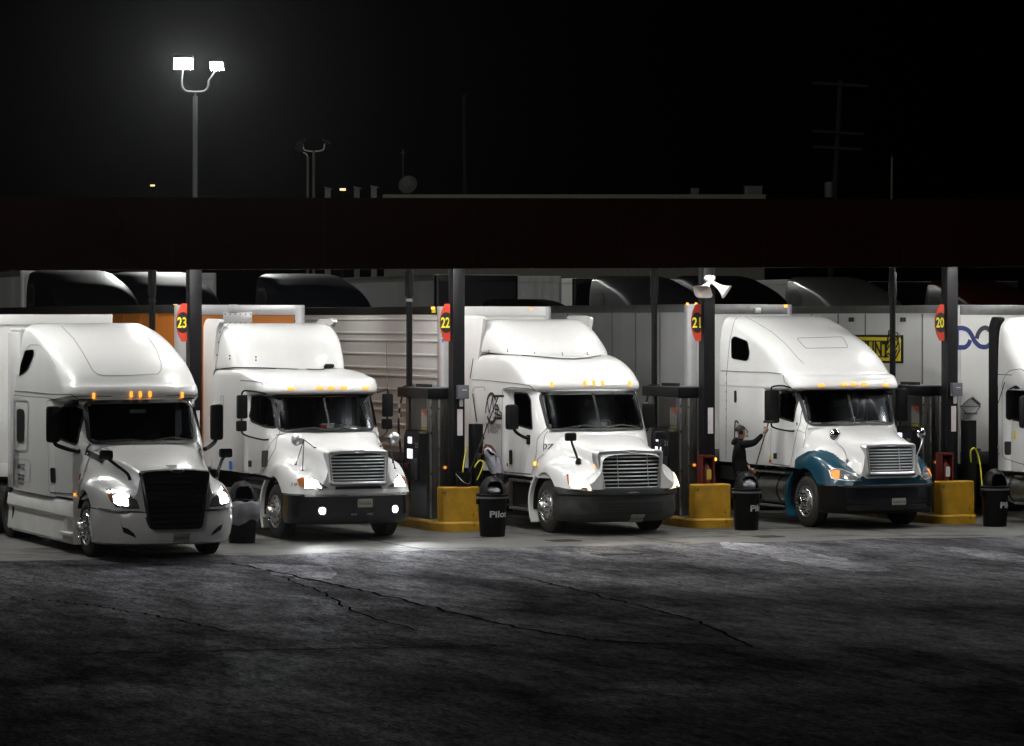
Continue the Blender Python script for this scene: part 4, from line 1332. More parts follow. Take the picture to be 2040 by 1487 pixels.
    for s in (-1, 1):
        mirror_head(root, (-.94, s * 1.5, 2.235), (.17, .25, .50), s * -.25, [smooth_path([(-.92, s * 1.48, 2.02), (-.9, s * 1.42, 1.93), (-.85, s * 1.28, 1.84), (-.82, s * 1.17, 1.81)])], .032, bev=.06)
        q = MB()
        q.box((-.80, s * 1.19, 1.79), (.18, .07, .2), .03)
        q.build('mirror_base', 'black_plastic', root, 50)
        q = MB()
        q.box((.66, s * .96, 1.89), (.09, .24, .16), .05)
        hm = q.build('hood_mirror', 'black_plastic', root, 50)
        a = MB()
        p = B.hit('top', (.80, s * .86), 0)
        a.tube(smooth_path([(.67, s * .95, 1.83), (.70, s * .93, 1.72), p + Vector((-.03, 0, .1)), p]), .026, 8)
        a.lathe([(.055, 0), (.05, .09), (.03, .12), (0, .12)], (0, 0, 1), p, 12)
        a.build('mirror_arm', 'black_plastic', hm, 50)
    wheel(root, 0, -1)
    wheel(root, 0, 1)
    chassis(root, -7.0, tank_x=(-1.9, -3.3))
    for s in (-1, 1):
        m = MB()
        m.box((-1.3, s * 1.02, .66), (1.2, .10, .8), .02)
        m.build('step_panel', 'chassis', root, 30)
    steps(root, (.96, .40), -1.75, -.72, 'aluminium', 1.2)
    cab_inside(root, -.2)
    m = MB()
    m.box((-.95, -.98, 2.1), (.3, .12, .34), .05)
    m.build('hi_vis_vest', 'hivis', root, 50)
    return root, B

# ---------- truck 4, white cab with teal fenders
def truck_four():
    root, B = truck_root('semi_truck', 'white truck with teal front fenders and curved high roof, beside a man in black', (6.97, 62.9))
    wind = rpoly([(-.99, 2.035), (.99, 2.035), (1.02, 2.72), (-1.02, 2.72)], [.12, .12, .05, .05], 5)
    dwin = rpoly(flank(root, K4([(776, 700), (832, 690), (852, 740), (852, 852), (776, 828)]), -1.16), .05, 4)
    old_cab(B, root, wind, dwin, -.05, -3.7)
    shell(B, 'roof_fairing', [(2.71, -.36, -3.7, 1.17, .6, 3.4, .07), (2.76, -.18, -3.7, 1.245, .6, 3.4, .07), (2.86, -.17, -3.7, 1.25, .6, 3.4, .07), (2.99, -.26, -3.7, 1.25, .6, 3.2, .07), (3.03, -.36, -3.7, 1.25, .62, 3.2, .07),
                              (3.08, -.46, -3.7, 1.25, .68, 3.0, .07), (3.3, -.66, -3.7, 1.245, .78, 2.9, .07), (3.55, -1.0, -3.7, 1.235, .9, 2.8, .07), (3.8, -1.45, -3.7, 1.215, 1.05, 2.6, .07), (4.0, -1.92, -3.7, 1.18, 1.15, 2.5, .07),
                              (4.13, -2.32, -3.7, 1.13, 1.1, 2.5, .07), (4.21, -2.66, -3.68, 1.05, .9, 2.5, .07), (4.24, -2.9, -3.65, .95, .6, 2.5, .07)], 'white_paint', sub=9)
    # hood with the lower fenders in teal
    o = hood(B, HOOD_OLD, ['white_paint', 'teal_paint'], nx=16, npr=12)
    edge = K4([(700, 1300), (800, 1130), (835, 1085), (870, 1040), (930, 1006), (1000, 998), (1060, 1018), (1130, 1072), (1190, 1128), (1240, 1160), (1600, 1166)])
    for p in o.data.polygons:
        c = p.center
        q = root.matrix_basis @ Vector((c.x, -abs(c.y), c.z))
        u, v = UC + FPX * q.x / q.y, VH + (HCAM - q.z) * FPX / q.y
        for (x0, z0), (x1, z1) in zip(edge, edge[1:]):
            if x0 <= u <= x1 and v > z0 + (z1 - z0) * (u - x0) / (x1 - x0):
                p.material_index = 1
    wheel_well(root)
    quarter_fender(root, 'teal_paint')
    B.patch('nose_panel', rpoly([(-.85, .90), (.85, .90), (.66, 1.07), (-.66, 1.07)], .03, 3), 'front', .008, 'teal_paint', h=.08)
    old_bumper(B, root, 'black_plastic')
    B.patch('lower_bumper', rpoly([(-.95, .40), (.95, .40), (.98, .84), (-.98, .84)], .04, 3), 'front', .006, 'navy_gloss', h=.1)
    B.line('bumper_step', [(-1.0, .86), (0, .86), (1.0, .86)], 'front', .03, .012, 'box_dark')
    grille(root, 1.42, .60, .555, 1.07, 1.69, 8, slant=.10, crown=.14, fw=.075, barr=.010, top_bow=.03, frame='dull_chrome', bar='bar_chrome', verts=(.16,))
    B.patch('hood_badge', [(-.11, 1.77), (.11, 1.77), (.13, 1.79), (-.13, 1.79)], 'front', .02, 'dull_chrome', h=.05)
    lamp(B, [(1043, 1110), (1060, 1098), (1110, 1103), (1160, 1123), (1202, 1150), (1214, 1165), (1150, 1165), (1070, 1158), (1048, 1140)],
         [(1051, 1113), (1096, 1110), (1096, 1154), (1060, 1149)], [(1120, 1132), (1148, 1134), (1148, 1142), (1120, 1142)], K4, amber_mat='orange_glow', lit_mat='text_grey')
    for kind in ('pix', 'pixm'):
        w = B.patch('sleeper_window', rpoly(K4([(523, 415), (540, 397), (612, 425), (623, 490), (610, 532), (525, 518)]), 6, 5), kind, .010, 'seal', h=5)
        B.patch('sleeper_window_pane', inset(rpoly(K4([(523, 415), (540, 397), (612, 425), (623, 490), (610, 532), (525, 518)]), 6, 5), 1.6), kind, .014, 'dark_glass', w, h=5)
        B.line('cap_seam', K4([(436, 580), (500, 583), (600, 587), (720, 590), (800, 600)]), kind, 1.4, .008, 'seam', h=4)
        B.line('rivet_seam', K4([(495, 1050), (498, 850), (500, 600), (515, 430), (540, 320), (565, 290)]), kind, .9, .008, 'seam', h=4)
        B.line('cap_trim', K4([(800, 605), (805, 640), (835, 668), (862, 690)]), kind, 1.2, .008, 'seam', h=4)
        B.patch('side_vent', rpoly(K4([(539, 686), (553, 686), (553, 750), (539, 750)]), 2.5, 4), kind, .010, 'seal', h=4)
        B.line('hood_seam', K4([(930, 865), (918, 890), (916, 930), (905, 990)]), kind, 1.0, .010, 'seam', h=4)
        B.line('hood_seam', K4([(866, 893), (916, 913)]), kind, .9, .010, 'seam', h=4)
        B.patch('chassis_vent', K4([(748, 1017), (767, 1017), (767, 1047), (748, 1047)]), kind, .014, 'seal', h=4)
    B.line('roof_seam', K4([(575, 285), (660, 330), (740, 380), (810, 440), (870, 510), (905, 545)]), 'pix', 1.3, .006, 'groove', h=4)
    B.line('roof_hatch', rpoly(K4([(868, 410), (1110, 403), (1142, 460), (915, 464)]), 5, 4), 'pix', 1.0, .006, 'seam', None, True, h=5)
    g = flank(root, K4([(718, 1040), (718, 1060)]), -1.24)
    for q, mt in zip(g, ('hivis', 'text_red')):
        B.patch('small_sticker', [(q[0] - .05, q[1] - .03), (q[0] + .05, q[1] - .03), (q[0] + .05, q[1] + .03), (q[0] - .05, q[1] + .03)], 'right', .012, mt, h=.05)
    mb = MB()
    for k in range(10):
        p = B.hit('pix', K4([(497, 600 + k * 46)])[0], .004)
        if p:
            mb.lathe([(.014, 0), (.014, .006), (0, .01)], (0, -1, 0), p, 8)
    mb.build('rivet', 'dark_seam', root, 40)
    plate(B, (.12, .56), .32, .13)
    windows(B, root, wind, dwin, -.1)
    B.line('windshield_post', [(.0, 2.035), (.0, 2.72)], 'front', .035, .012, 'seal')
    wipers(B, 0, [[(-.75, 2.06), (-.3, 2.10), (-.05, 2.06)], [(.1, 2.06), (.5, 2.10), (.8, 2.06)]])
    door(B, root, rpoly(flank(root, K4([(733, 690), (835, 680), (858, 730), (868, 860), (858, 960), (838, 1086), (733, 1072)]), -1.18), .04, 3), dwin)
    marker(root, B, [(-.72, 2.83), (-.2, 2.845), (.02, 2.85), (.26, 2.845), (.78, 2.83)], d=(.05, .13, .06))
    for s in (-1, 1):
        mirror_head(root, (-.82, s * 1.5, 2.40), (.20, .27, .68), s * -.2, [
            smooth_path([(-.46, s * 1.13, 2.74), (-.6, s * 1.35, 2.82), (-.8, s * 1.5, 2.80), (-.84, s * 1.5, 2.7)], 8),
            smooth_path([(-.84, s * 1.5, 2.1), (-.82, s * 1.48, 1.98), (-.6, s * 1.25, 1.91), (-.46, s * 1.13, 1.93), (-.44, s * 1.13, 2.08)], 8)], .018, bev=.05)
        h = MB()
        c = Vector((.86, s * .99, 1.88))
        h.lathe([(0, .07), (.06, .06), (.10, .03), (.115, 0), (.11, -.01), (0, -.012)], (1, s * .2, 0), c, 24)
        hm = h.build('hood_mirror', 'chrome', root, 50)
        a = MB()
        p = B.hit('top', (1.0, s * .80), 0)
        a.tube(smooth_path([c, (.90, s * .98, 1.72), (1.0, s * .88, 1.60), p + Vector((0, 0, .1)), p]), .010, 6)
        a.lathe([(.03, 0), (.03, .07), (0, .09)], (0, 0, 1), p, 8)
        a.build('mirror_arm', 'dull_chrome', hm, 50)
    gh = MB()
    gh.tube(smooth_path([(-2.75, -1.25, 2.0), (-2.80, -1.31, 2.0), (-2.80, -1.31, 1.25), (-2.75, -1.25, 1.25)]), .014, 6)
    gh.build('grab_handle', 'chassis', root, 50)
    wheel(root, 0, -1, spike=True)
    wheel(root, 0, 1, spike=True)
    chassis(root, -7.0, tank_x=(-.85, -2.35))
    for s in (-1, 1):
        m = MB()
        m.box((-1.5, s * 1.12, 1.04), (1.5, .22, .035), .01)
        m.box((-1.45, s * 1.18, .36), (1.2, .12, .04), .01)
        m.build('step', 'aluminium', root, 40)
    a = MB()
    for k in range(3):
        a.tube(smooth_path([(-2.1 + .1 * k, -.95, 1.1), (-1.9 + .1 * k, -1.05, 1.32 - .05 * k), (-1.5, -1.0, 1.22), (-1.1 - .15 * k, -1.05, 1.12)]), .022, 6)
    a.build('air_hose', 'rail_metal', root, 50)
    cab_inside(root, -.2)
    return root, B
# ---------- truck 5, only its sleeper and door come into the picture at the right edge
def truck_five():
    Oc = world(35.9, 52.4)
    root, B = truck_root('semi_truck', 'white truck showing little but its sleeper and door, with black gap behind', (Oc.x, Oc.y))
    wind = rpoly([(-.99, 1.97), (.99, 1.97), (.975, 2.69), (-.975, 2.69)], .13, 6)
    dwin = rpoly(flank(root, K5([(985, 690), (1040, 660), (1075, 690), (1100, 860), (985, 835)]), -1.17), .06, 4)
    holes = [('front', inset(wind, .035)), ('side', inset(dwin, .03))]
    shell(B, 'cab', [(1.06, -.05, -2.0, 1.20, .8, 3.0), (1.5, -.12, -2.0, 1.20, .75, 3.0), (1.97, -.27, -2.0, 1.19, .70, 3.0), (2.72, -.70, -2.0, 1.15, .65, 3.0), (2.9, -.85, -2.0, 1.12, .65, 3.0)],
          'white_paint', holes=holes, cap=False, lining='cab_lining')
    shell(B, 'sleeper', [(1.06, -1.75, -2.38, 1.245, .4, 3, .04), (1.8, -1.75, -2.38, 1.245, .4, 3, .04), (2.95, -1.75, -2.38, 1.245, .4, 3, .04)], 'white_paint', cap=False)
    shell(B, 'roof_fairing', [(2.72, -.80, -2.38, 1.24, .68, 3.1, .04), (2.84, -.71, -2.38, 1.25, .68, 3.1, .04), (2.95, -.76, -2.38, 1.25, .72, 3.0, .04), (3.2, -1.05, -2.38, 1.245, .8, 2.9, .04),
                              (3.6, -1.5, -2.38, 1.235, .8, 2.8, .04), (3.95, -1.85, -2.36, 1.20, .5, 2.6, .05), (4.12, -2.05, -2.34, 1.12, .28, 2.5, .1), (4.2, -2.15, -2.3, 1.0, .1, 2.5, .1)], 'white_paint')
    ex = MB()
    A = rpoly([(-2.42, 1.1), (-2.42, 4.0), (-2.30, 4.2), (-2.6, 4.22), (-2.72, 4.0), (-2.72, 1.1)], .08, 4)
    for s in (-1, 1):
        ex = MB()
        ex.extrude([Vector((x, s * 1.10, z)) for x, z in A], [Vector((x, s * 1.24, z)) for x, z in A])
        ex.build('side_extender', 'black_plastic', root, 30)
    hood(B, HOOD_NEW, 'white_paint', yg=.5, zfull=.4)
    wheel_well(root)
    bumper(B, [(.10, .84), (.0, .88), (-.03, .80), (-.04, .62), (.0, .42), (.06, .30), (.16, .265)], 'white_paint', 1.44, .95, 1.235, 2.6, .64)
    grille(root, 1.565, .63, .47, .545, 1.545, 9, 'black_plastic', 'black_plastic', .03, .17, .05, back='seal', barr=.016, top_bow=.04)
    windows(B, root, wind, dwin, -.4)
    door(B, root, rpoly(flank(root, K5([(958, 640), (990, 582), (1060, 570), (1100, 640), (1130, 860), (1110, 1090), (1010, 1062), (958, 1040)]), -1.2), .12, 4), dwin,
         rpoly(flank(root, K5([(970, 955), (994, 955), (994, 1028), (972, 1026)]), -1.2), .05, 4))
    for kind in ('pix', 'pixm'):
        B.line('cap_seam', K5([(900, 600), (950, 602), (1000, 604)]), kind, 1.4, .009, 'dark_seam', h=4)
        B.line('cab_strut', K5([(965, 640), (940, 720), (908, 820)]), kind, 1.6, .02, 'dark_seam', h=4)
    q = flank(root, K5([(925, 985), (925, 1020), (1004, 922)]), -1.25)
    for (x, z), mt, w, h in ((q[0], 'text_grey', .06, .12), (q[1], 'box_dark', .06, .06), (q[2], 'sign_yellow', .04, .16)):
        B.patch('small_sticker', [(x - w, z - h / 2), (x + w, z - h / 2), (x + w, z + h / 2), (x - w, z + h / 2)], 'right', .014, mt, h=.06)
    for s in (-1, 1):
        mirror_head(root, (-.92, s * 1.52, 2.30), (.16, .24, .66), s * -.25, [smooth_path([(-.9, s * 1.5, 2.0), (-.88, s * 1.46, 1.93), (-.7, s * 1.3, 1.86), (-.5, s * 1.16, 1.83)])], .04, bev=.07)
    wheel(root, 0, -1)
    wheel(root, 0, 1)
    chassis(root, -6.9, tank_x=(-1.0, -2.3))
    steps(root, (.96, .42), -1.8, -.72, 'aluminium', 1.2)
    cab_inside(root, -.5)

# ------------------------------------------------------------------ trailers
def trailer(label, a, b, top, side_m, front_m, corner_m, rail_m, front_rail=None, ribs=False, seams=True, corner_r=.24, group='box trailers coupled to the trucks in the front row', L=14.6, zb=1.12, hw=1.29):
    c = world(a, b)
    root = thing('box_trailer', label, 'trailer', (c.x, c.y, 0), YAW, group)
    rl, r = .17, corner_r
    for s in (-1, 1):
        m = MB()
        if ribs:
            prof = [(0, zb + .18)]
            z = zb + .28
            k = 0
            while z < top - rl - .1:
                prof += [(0, z), (.022, z + .012), (.022, z + .042), (0, z + .054)]
                z += .30 if k % 3 else .16
                k += 1
            prof.append((0, top - rl))
            m.grid([[Vector((x, s * (hw + y), z)) for y, z in prof] for x in (-r, -L * .5, -L)])
        else:
            m.grid([[Vector((x, s * hw, z)) for z in (zb + .18, (zb + top) / 2, top - rl)] for x in (-r, -L * .5, -L)])
        p = m.build('side_panel', side_m, root, 20)
        if seams:
            for k in range(1, 12):
                x = -r - 1.22 * k
                if x < -L:
                    break
                q = MB()
                q.box((x, s * (hw + .004), (zb + .18 + top - rl) / 2), (.05, .008, top - rl - zb - .2), .002)
                q.build('panel_seam', 'rail_metal' if side_m != 'trailer_orange' else side_m, p, 0)
        for z, h, mt, nm in ((top - rl / 2, rl, rail_m, 'top_rail'), (zb + .09, .18, 'rail_metal', 'bottom_rail')):
            q = MB()
            q.box((-L / 2 - r / 2, s * (hw - .02), z), (L - r, .075, h), .012)
            q.build(nm, mt, root, 30)
        m = MB()
        rows = []
        for k in range(9):
            t = PI / 2 * k / 8
            rows.append([Vector((-r + r * math.sin(t), s * (hw + .012 - r + r * math.cos(t)), z)) for z in (zb, zb + .2, top - .2, top - .01)])
        m.grid(rows)
        m.build('corner_post', corner_m, root, 60)
    m = MB()
    m.grid([[Vector((0, y, z)) for z in (zb + .25, 2.5, top - .2)] for y in (-hw + r, 0, hw - r)])
    f = m.build('front_panel', front_m, root, 0)
    for z, h in ((top - .105, .20), (zb + .12, .26)):
        q = MB()
        q.box((-.02, 0, z), (.09, 2 * (hw - r) + .02, h), .012)
        q.build('front_rail', front_rail or corner_m, root, 30)
    m = MB()
    A = [(-L, hw)] + [(-r + r * math.sin(PI / 2 * k / 6), hw - r + r * math.cos(PI / 2 * k / 6)) for k in range(7)] + [(-r + r * math.sin(PI / 2 * k / 6), -(hw - r + r * math.cos(PI / 2 * k / 6))) for k in range(6, -1, -1)] + [(-L, -hw)]
    m.extrude([Vector((x, y, top - .03)) for x, y in A], [Vector((x, y, top)) for x, y in A])
    m.build('roof', 'trailer_white' if rail_m != 'dark_rail' else 'trailer_grey', root, 0)
    m = MB()
    m.box((-L / 2, 0, zb - .02), (L - .1, 2.4, .10))
    for s in (-1, 1):
        m.box((-2.7, s * .75, .75), (.14, .14, .8))
        m.box((-2.7, s * .75, .34), (.3, .3, .06))
    m.build('underframe', 'chassis', root, 0)
    m = MB()
    m.box((-L, 0, (zb + top) / 2), (.06, 2.5, top - zb - .1))
    m.build('rear_door', side_m, root, 0)
    for x in (-L + 1.2, -L + 2.5):
        for s in (-1, 1):
            wheel(root, x, s, tyre_only=True, w=.58, yo=1.22)
    return root

def marker_at(root, p, mt='amber_glow', d=(.06, .08, .06)):
    m = MB()
    m.box(p, d, .015)
    return m.build('marker_light', mt, root, 50)

def build_trailers():
    t1 = trailer('plain white trailer behind the leftmost white truck with black grille', 15.92, 59.3, 4.26, 'trailer_white', 'trailer_white', 'trailer_white', 'rail_metal')
    t2 = trailer('orange trailer with silver corner posts behind the truck with box-like deflector', 20.22, 60.3, 4.46, 'trailer_orange', 'trailer_orange', 'corner_metal', 'dark_rail', 'corner_metal', corner_r=.30, hw=1.38)
    m = MB()
    m.box((.012, -.15, 4.18), (.03, .62, .26), .01)
    m.box((.03, -.25, 4.38), (.06, .20, .17), .02)
    m.build('junction_plate', 'corner_metal', t2, 40)
    mb = MB()
    for k in range(6):
        for z in (4.09, 4.27):
            mb.box((.03, -.42 + .11 * k, z), (.012, .022, .022))
    mb.build('rivets', 'dark_seam', t2, 0)
    mb = MB()
    for k in range(40):
        for s in (-1, 1):
            mb.box((-.012, s * 1.10, 1.4 + .07 * k), (.03, .018, .018))
    mb.build('post_rivets', 'dark_seam', t2, 0)
    marker_at(t2, (-.45, -1.32, 4.44))
    t3 = trailer('white ribbed refrigerated trailer behind the truck with wide chrome barred grille', 25.88, 60.4, 4.44, 'trailer_white', 'trailer_white', 'corner_metal', 'dark_rail', 'trailer_white', ribs=True, seams=False, corner_r=.2)
    mb, mr = MB(), MB()
    for k, ch in enumerate('3000R'):
        V, F = fit_text(ch, .062, .085, .02)
        ang = math.radians(38)
        dst = mr if ch == 'R' else mb
        px, py = -.2 + .2 * math.cos(ang) + .008, -(1.29 - .2 + .2 * math.sin(ang)) - .01
        ex_, ey_ = math.sin(ang), math.cos(ang)
        dst.add([Vector((px + x * ex_ + .014, py + x * ey_ - .014, 4.15 - .108 * k + y)) for x, y in V], F)
    mb.build('lettering', 'text_red', t3, 0, recalc=False)
    mr.build('lettering', 'text_blue', t3, 0, recalc=False)
    marker_at(t3, (-.33, -1.34, 4.40))
    marker_at(t3, (-.30, -1.34, 4.33), 'sign_yellow')
    marker_at(t3, (.03, .75, 4.41), 'amber_marker', (.04, .06, .04))
    t4 = trailer('grey panelled trailer with polished round corner post, behind the teal fendered truck', 31.43, 59.9, 4.49, 'trailer_grey', 'trailer_white', 'corner_metal', 'rail_metal', 'rail_metal', corner_r=.2)
    for y, x in ((-1.28, -.10), (-1.12, .0)):
        marker_at(t4, (x, y, 4.50), 'amber_glow', (.05, .05, .05))
    marker_at(t4, (.02, 1.05, 4.46))
    m = MB()
    m.box((.04, .35, 4.36), (.06, .16, .12), .02)
    m.build('glad_hand', 'corner_metal', t4, 40)
    t5 = trailer('white trailer with big yellow sign on its side and blue emblem on its front', 36.0, 56.5, 4.47, 'trailer_white', 'trailer_white', 'trailer_white', 'rail_metal', 'rail_metal', corner_r=.12)
    # side sign, fitted to where it shows beside truck 4
    P = flank(t5, K5([(180, 393), (424, 393), (424, 543), (180, 543)]), -1.30)
    x1, z1, z0 = P[1][0], P[1][1], P[2][1]
    x0 = x1 - 3.6
    def plate_(name, ax0, ax1, az0, az1, mt, yy, par):
        q = MB()
        q.box(((ax0 + ax1) / 2, yy, (az0 + az1) / 2), (ax1 - ax0, .006, az1 - az0))
        return q.build(name, mt, par, 0)
    s = plate_('trailer_sign', x0, x1, z0, z1, 'sign_black', -1.302, t5)
    plate_('sign_field', x0 + .10, x1 - .10, z0 + .05, z1 - .05, 'hunt_yellow', -1.306, s)
    for zz in (z0 + .13, z1 - .15):
        plate_('sign_line', x0 + .2, x1 - .6, zz, zz + .025, 'sign_black', -1.310, s)
    zc = (z0 + z1) / 2
    xr_, xl_ = flank(t5, K5([(346, 468)]), -1.32)[0][0], flank(t5, K5([(195, 468)]), -1.32)[0][0]
    M_ = Matrix.Translation(((xl_ + xr_) / 2, -1.320, zc))
    flat_text('HUNT', xr_ - xl_, (z1 - z0) * .52, M_, .03).build('lettering', 'sign_black', s, 0, recalc=False)
    sc = MB()
    cx = x1 - .42
    for k in range(4):
        sc.tube([Vector((cx - .30 + .42 * t / 8 + .05 * k, -1.316, z0 + .12 + .16 * k + .10 * math.sin(t * .8))) for t in range(9)], .016, 5)
    sc.tube([Vector((cx - .34, -1.316, z0 + .12)), Vector((cx - .16, -1.316, z0 + .72)), Vector((cx + .2, -1.316, z0 + .66)), Vector((cx + .3, -1.316, z0 + .30)), Vector((cx + .1, -1.316, z0 + .1))], .016, 5)
    sc.build('scroll_emblem', 'sign_black', s, 50)
    vt = flank(t5, K5([(141, 311), (155, 311), (414, 311), (430, 311)]), -1.30)
    for x, z in vt:
        mb = MB()
        mb.box((x, -1.30, z), (.10, .02, .10), .01)
        mb.build('air_vent', 'dark_seam', t5, 30)
    # DC emblem on the front wall
    def fr(P):
        Mi = t5.matrix_basis.inverted()
        out = []
        for u, v in P:
            o = Mi @ Vector((0, 0, HCAM))
            d = Mi.to_3x3() @ Vector(((u - UC) / FPX, 1, -(v - VH) / FPX))
            p = o + d * ((.0 - o.x) / d.x)
            out.append((p.y, p.z))
        return out
    def ribbon(P, w, mt, off):
        Lr, Rr = strip(P, w)
        q = MB()
        q.grid([[Vector((off, p.x, p.y)) for p in Lr], [Vector((off, p.x, p.y)) for p in Rr]])
        q.build('emblem', mt, t5, 0)
    def path(P):
        p = fr(K5(P))
        return [tuple(cr(p, k / 8)) for k in range((len(p) - 1) * 8 + 1)]
    ribbon(path([(700, 358), (735, 356), (765, 368), (785, 395), (800, 425), (825, 450), (850, 456), (868, 452), (880, 440)]), .10, 'logo_blue', .010)
    ribbon(path([(776, 418), (768, 440), (750, 456), (730, 458), (700, 458)]), .10, 'logo_blue', .008)
    ribbon(path([(706, 352), (706, 400), (706, 464)]), .10, 'logo_blue', .009)
    ribbon(path([(810, 412), (818, 385), (835, 362), (855, 354), (870, 360), (882, 372)]), .10, 'logo_dark', .012)
    pl = fr(K5([(778, 724), (828, 770), (800, 806), (755, 806), (722, 770)]))
    q = MB()
    q.tube([Vector((.02, y, z)) for y, z in pl + pl[:1]], .012, 5, False)
    q.tube([Vector((.02, *pl[1])), Vector((.02, *pl[4]))], .008, 5)
    q.tube([Vector((.02, pl[2][0] + .05, pl[2][1])), Vector((.02, pl[3][0] - .05, pl[3][1]))], .016, 5)
    q.tube([Vector((.03, pl[0][0] + .02, pl[0][1])), Vector((.03, pl[0][0] + .22, pl[0][1] - .14))], .03, 6)
    q.build('placard_frame', 'rail_metal', t5, 40)

# ------------------------------------------------------------------ the row of dark trucks parked behind
REAR_Z = 1.50
def rear_row():
    proto = [None]
    def make():
        root = thing('semi_truck', 'x', 'truck', (0, 0, 0), YAW, 'parked trucks in the unlit row behind')
        B = Body(root)
        shell(B, 'cab', [(1.0, -.10, -2.2, 1.20, .8, 3.0), (1.97, -.27, -2.2, 1.19, .70, 3.0), (2.72, -.70, -2.2, 1.15, .65, 3.0), (2.9, -.85, -2.2, 1.12, .65, 3.0)], 'dark_truck', sub=4, cap=False, nf=16, ns=6)
        shell(B, 'sleeper', [(.95, -1.75, -4.3, 1.245, .5, 3, .06), (2.95, -1.75, -4.3, 1.245, .5, 3, .06)], 'dark_truck', sub=2, cap=False, nf=10, ns=6)
        shell(B, 'roof_fairing', [(2.70, -.86, -4.3, 1.235, .68, 3.1, .06), (2.84, -.71, -4.3, 1.25, .68, 3.1, .06), (3.02, -.86, -4.3, 1.248, .74, 3.0, .06), (3.3, -1.15, -4.3, 1.243, .85, 2.9, .06),
                                  (3.6, -1.65, -4.3, 1.225, 1.05, 2.6, .06), (3.85, -2.35, -4.3, 1.18, 1.3, 2.5, .06), (4.0, -2.9, -4.3, 1.12, 1.3, 2.5, .06), (4.08, -3.5, -4.25, .9, .8, 2.5, .06)], 'dark_truck', sub=5, nf=16, ns=8)
        hood(B, HOOD_NEW, 'dark_truck', nx=4, npr=3, yg=.5, zfull=.4)
        bumper(B, [(.0, .88), (-.04, .62), (.06, .30), (.16, .265)], 'dark_truck', 1.44, .95, 1.235, 2.6, .64)
        grille(root, 1.565, .63, .47, .6, 1.545, 5, slant=.03, crown=.17, fw=.05)
        B.patch('windshield', rpoly([(-.99, 1.97), (.99, 1.97), (.975, 2.69), (-.975, 2.69)], .13, 4), 'front', .008, 'seal', h=.12)
        for kind in ('right', 'left'):
            f = B.patch('roof_window', rpoly([(-4.05, 3.05), (-3.3, 3.05), (-3.2, 3.45), (-3.5, 3.68), (-4.05, 3.68)], .1, 4), kind, .012, 'grey_truck', h=.12)
            B.patch('window_pane', rpoly([(-3.95, 3.12), (-3.42, 3.12), (-3.34, 3.4), (-3.58, 3.58), (-3.95, 3.58)], .08, 4), kind, .018, 'seal', f, h=.12)
            B.patch('side_window', rpoly([(-1.3, 2.0), (-.5, 1.97), (-.7, 2.6), (-1.3, 2.6)], .06, 3), kind, .01, 'seal', h=.12)
        for s in (-1, 1):
            wheel(root, 0, s)
        chassis(root, -7.0, tank=False)
        return root
    # photograph column of the roof's front end, depth, paint, label, lift
    rows = [(188, 87, 'black_truck', 'black truck roof with a bright curved front edge, far left under the canopy', .0),
            (355, 89, 'dark_truck', 'dark truck roof with long lit top, directly left of the post of pump 23', -.02),
            (655, 87, 'dark_truck', 'navy black truck roof ending in front of a long grey trailer', -.10),
            (1330, 90, 'grey_truck', 'dark grey truck roof with pale side extender, above the trailer between pumps 22 and 21', -.12),
            (1497, 91, 'black_truck', 'black truck roof behind the pair of white horn loudspeakers', -.10),
            (1725, 92, 'silver_truck', 'silver truck roof with small dark side window, above the trailer with yellow sign', -.12),
            (2010, 92, 'maroon_truck', 'dark red truck roof at the right, above the trailer with blue emblem', -.22)]
    rows.append((1098, 88, 'black_truck', 'low black truck roof just showing above the ribbed refrigerated trailer', 0))
    for i, (u, Y, mt, lab, dz) in enumerate(rows):
        if i == 0:
            r = proto[0] = make()
        else:
            r = copy_tree(proto[0])
        p = at(u, 600, Y)
        o = Vector((p.x - DX * -1.55, p.y - DY * -1.55, REAR_Z + dz))
        r.location = o
        r.rotation_euler = (0, 0, YAW)
        r['label'] = lab
        if u == 1098:                                    # a day cab, lower than the rest
            r.scale = (1, 1, .80)
        for ch in kids(r):
            if ch.data and ch.data.materials and ch.data.materials[0] and ch.data.materials[0].name == 'dark_truck':
                ch.material_slots[0].link = 'OBJECT'
                ch.material_slots[0].material = MATS[mt]
    # trailers of that row: column of the front right corner
    tr = [(212, 93, 5.62, 'trailer_grey', 'grey ribbed trailer behind the black truck roof at far left', 'trailer_grey'),
          (432, 92, 5.55, 'trailer_grey', 'grey trailer between the two navy black truck roofs', 'trailer_grey'),
          (1033, 90, 5.46, 'trailer_grey', 'long dull grey trailer side with black front, left of the post of pump 22', 'black_truck'),
          (1120, 95, 5.50, 'trailer_curtain', 'trailer with creased pale grey tarpaulin, above the truck with round black emblem', 'trailer_curtain'),
          (1290, 99, 5.48, 'trailer_white', 'dark trailer with bright white top rail ending above pump 21', 'dark_truck'),
          (1492, 99, 5.46, 'trailer_white', 'white trailer corner right of the horn loudspeakers', 'trailer_white'),
          (1722, 100, 5.46, 'trailer_white', 'white trailer with cream top rail above the silver truck roof', 'trailer_white'),
          (1868, 101, 5.40, 'black_truck', 'black trailer front left of the post of pump 20', 'black_truck'),
          (2030, 101, 5.42, 'grey_truck', 'grey trailer in the back row beyond the dark red truck roof', 'grey_truck')]
    for u, Y, top, mt, lab, fm in tr:
        p = at(u, 560, Y)
        c = Vector((p.x - LX * 1.29, p.y - LY * 1.29, 0))
        a, b = c.x * LX + c.y * LY, -(c.x * DX + c.y * DY)
        t = trailer(lab, a, b, top - REAR_Z, mt, fm, fm if fm in ('black_truck', 'dark_truck') else 'corner_metal' if mt == 'trailer_white' else mt, 'trailer_white' if mt == 'trailer_white' else 'rail_metal', group='trailers of the unlit row behind', seams=False, corner_r=.1)
        t.location.z = REAR_Z

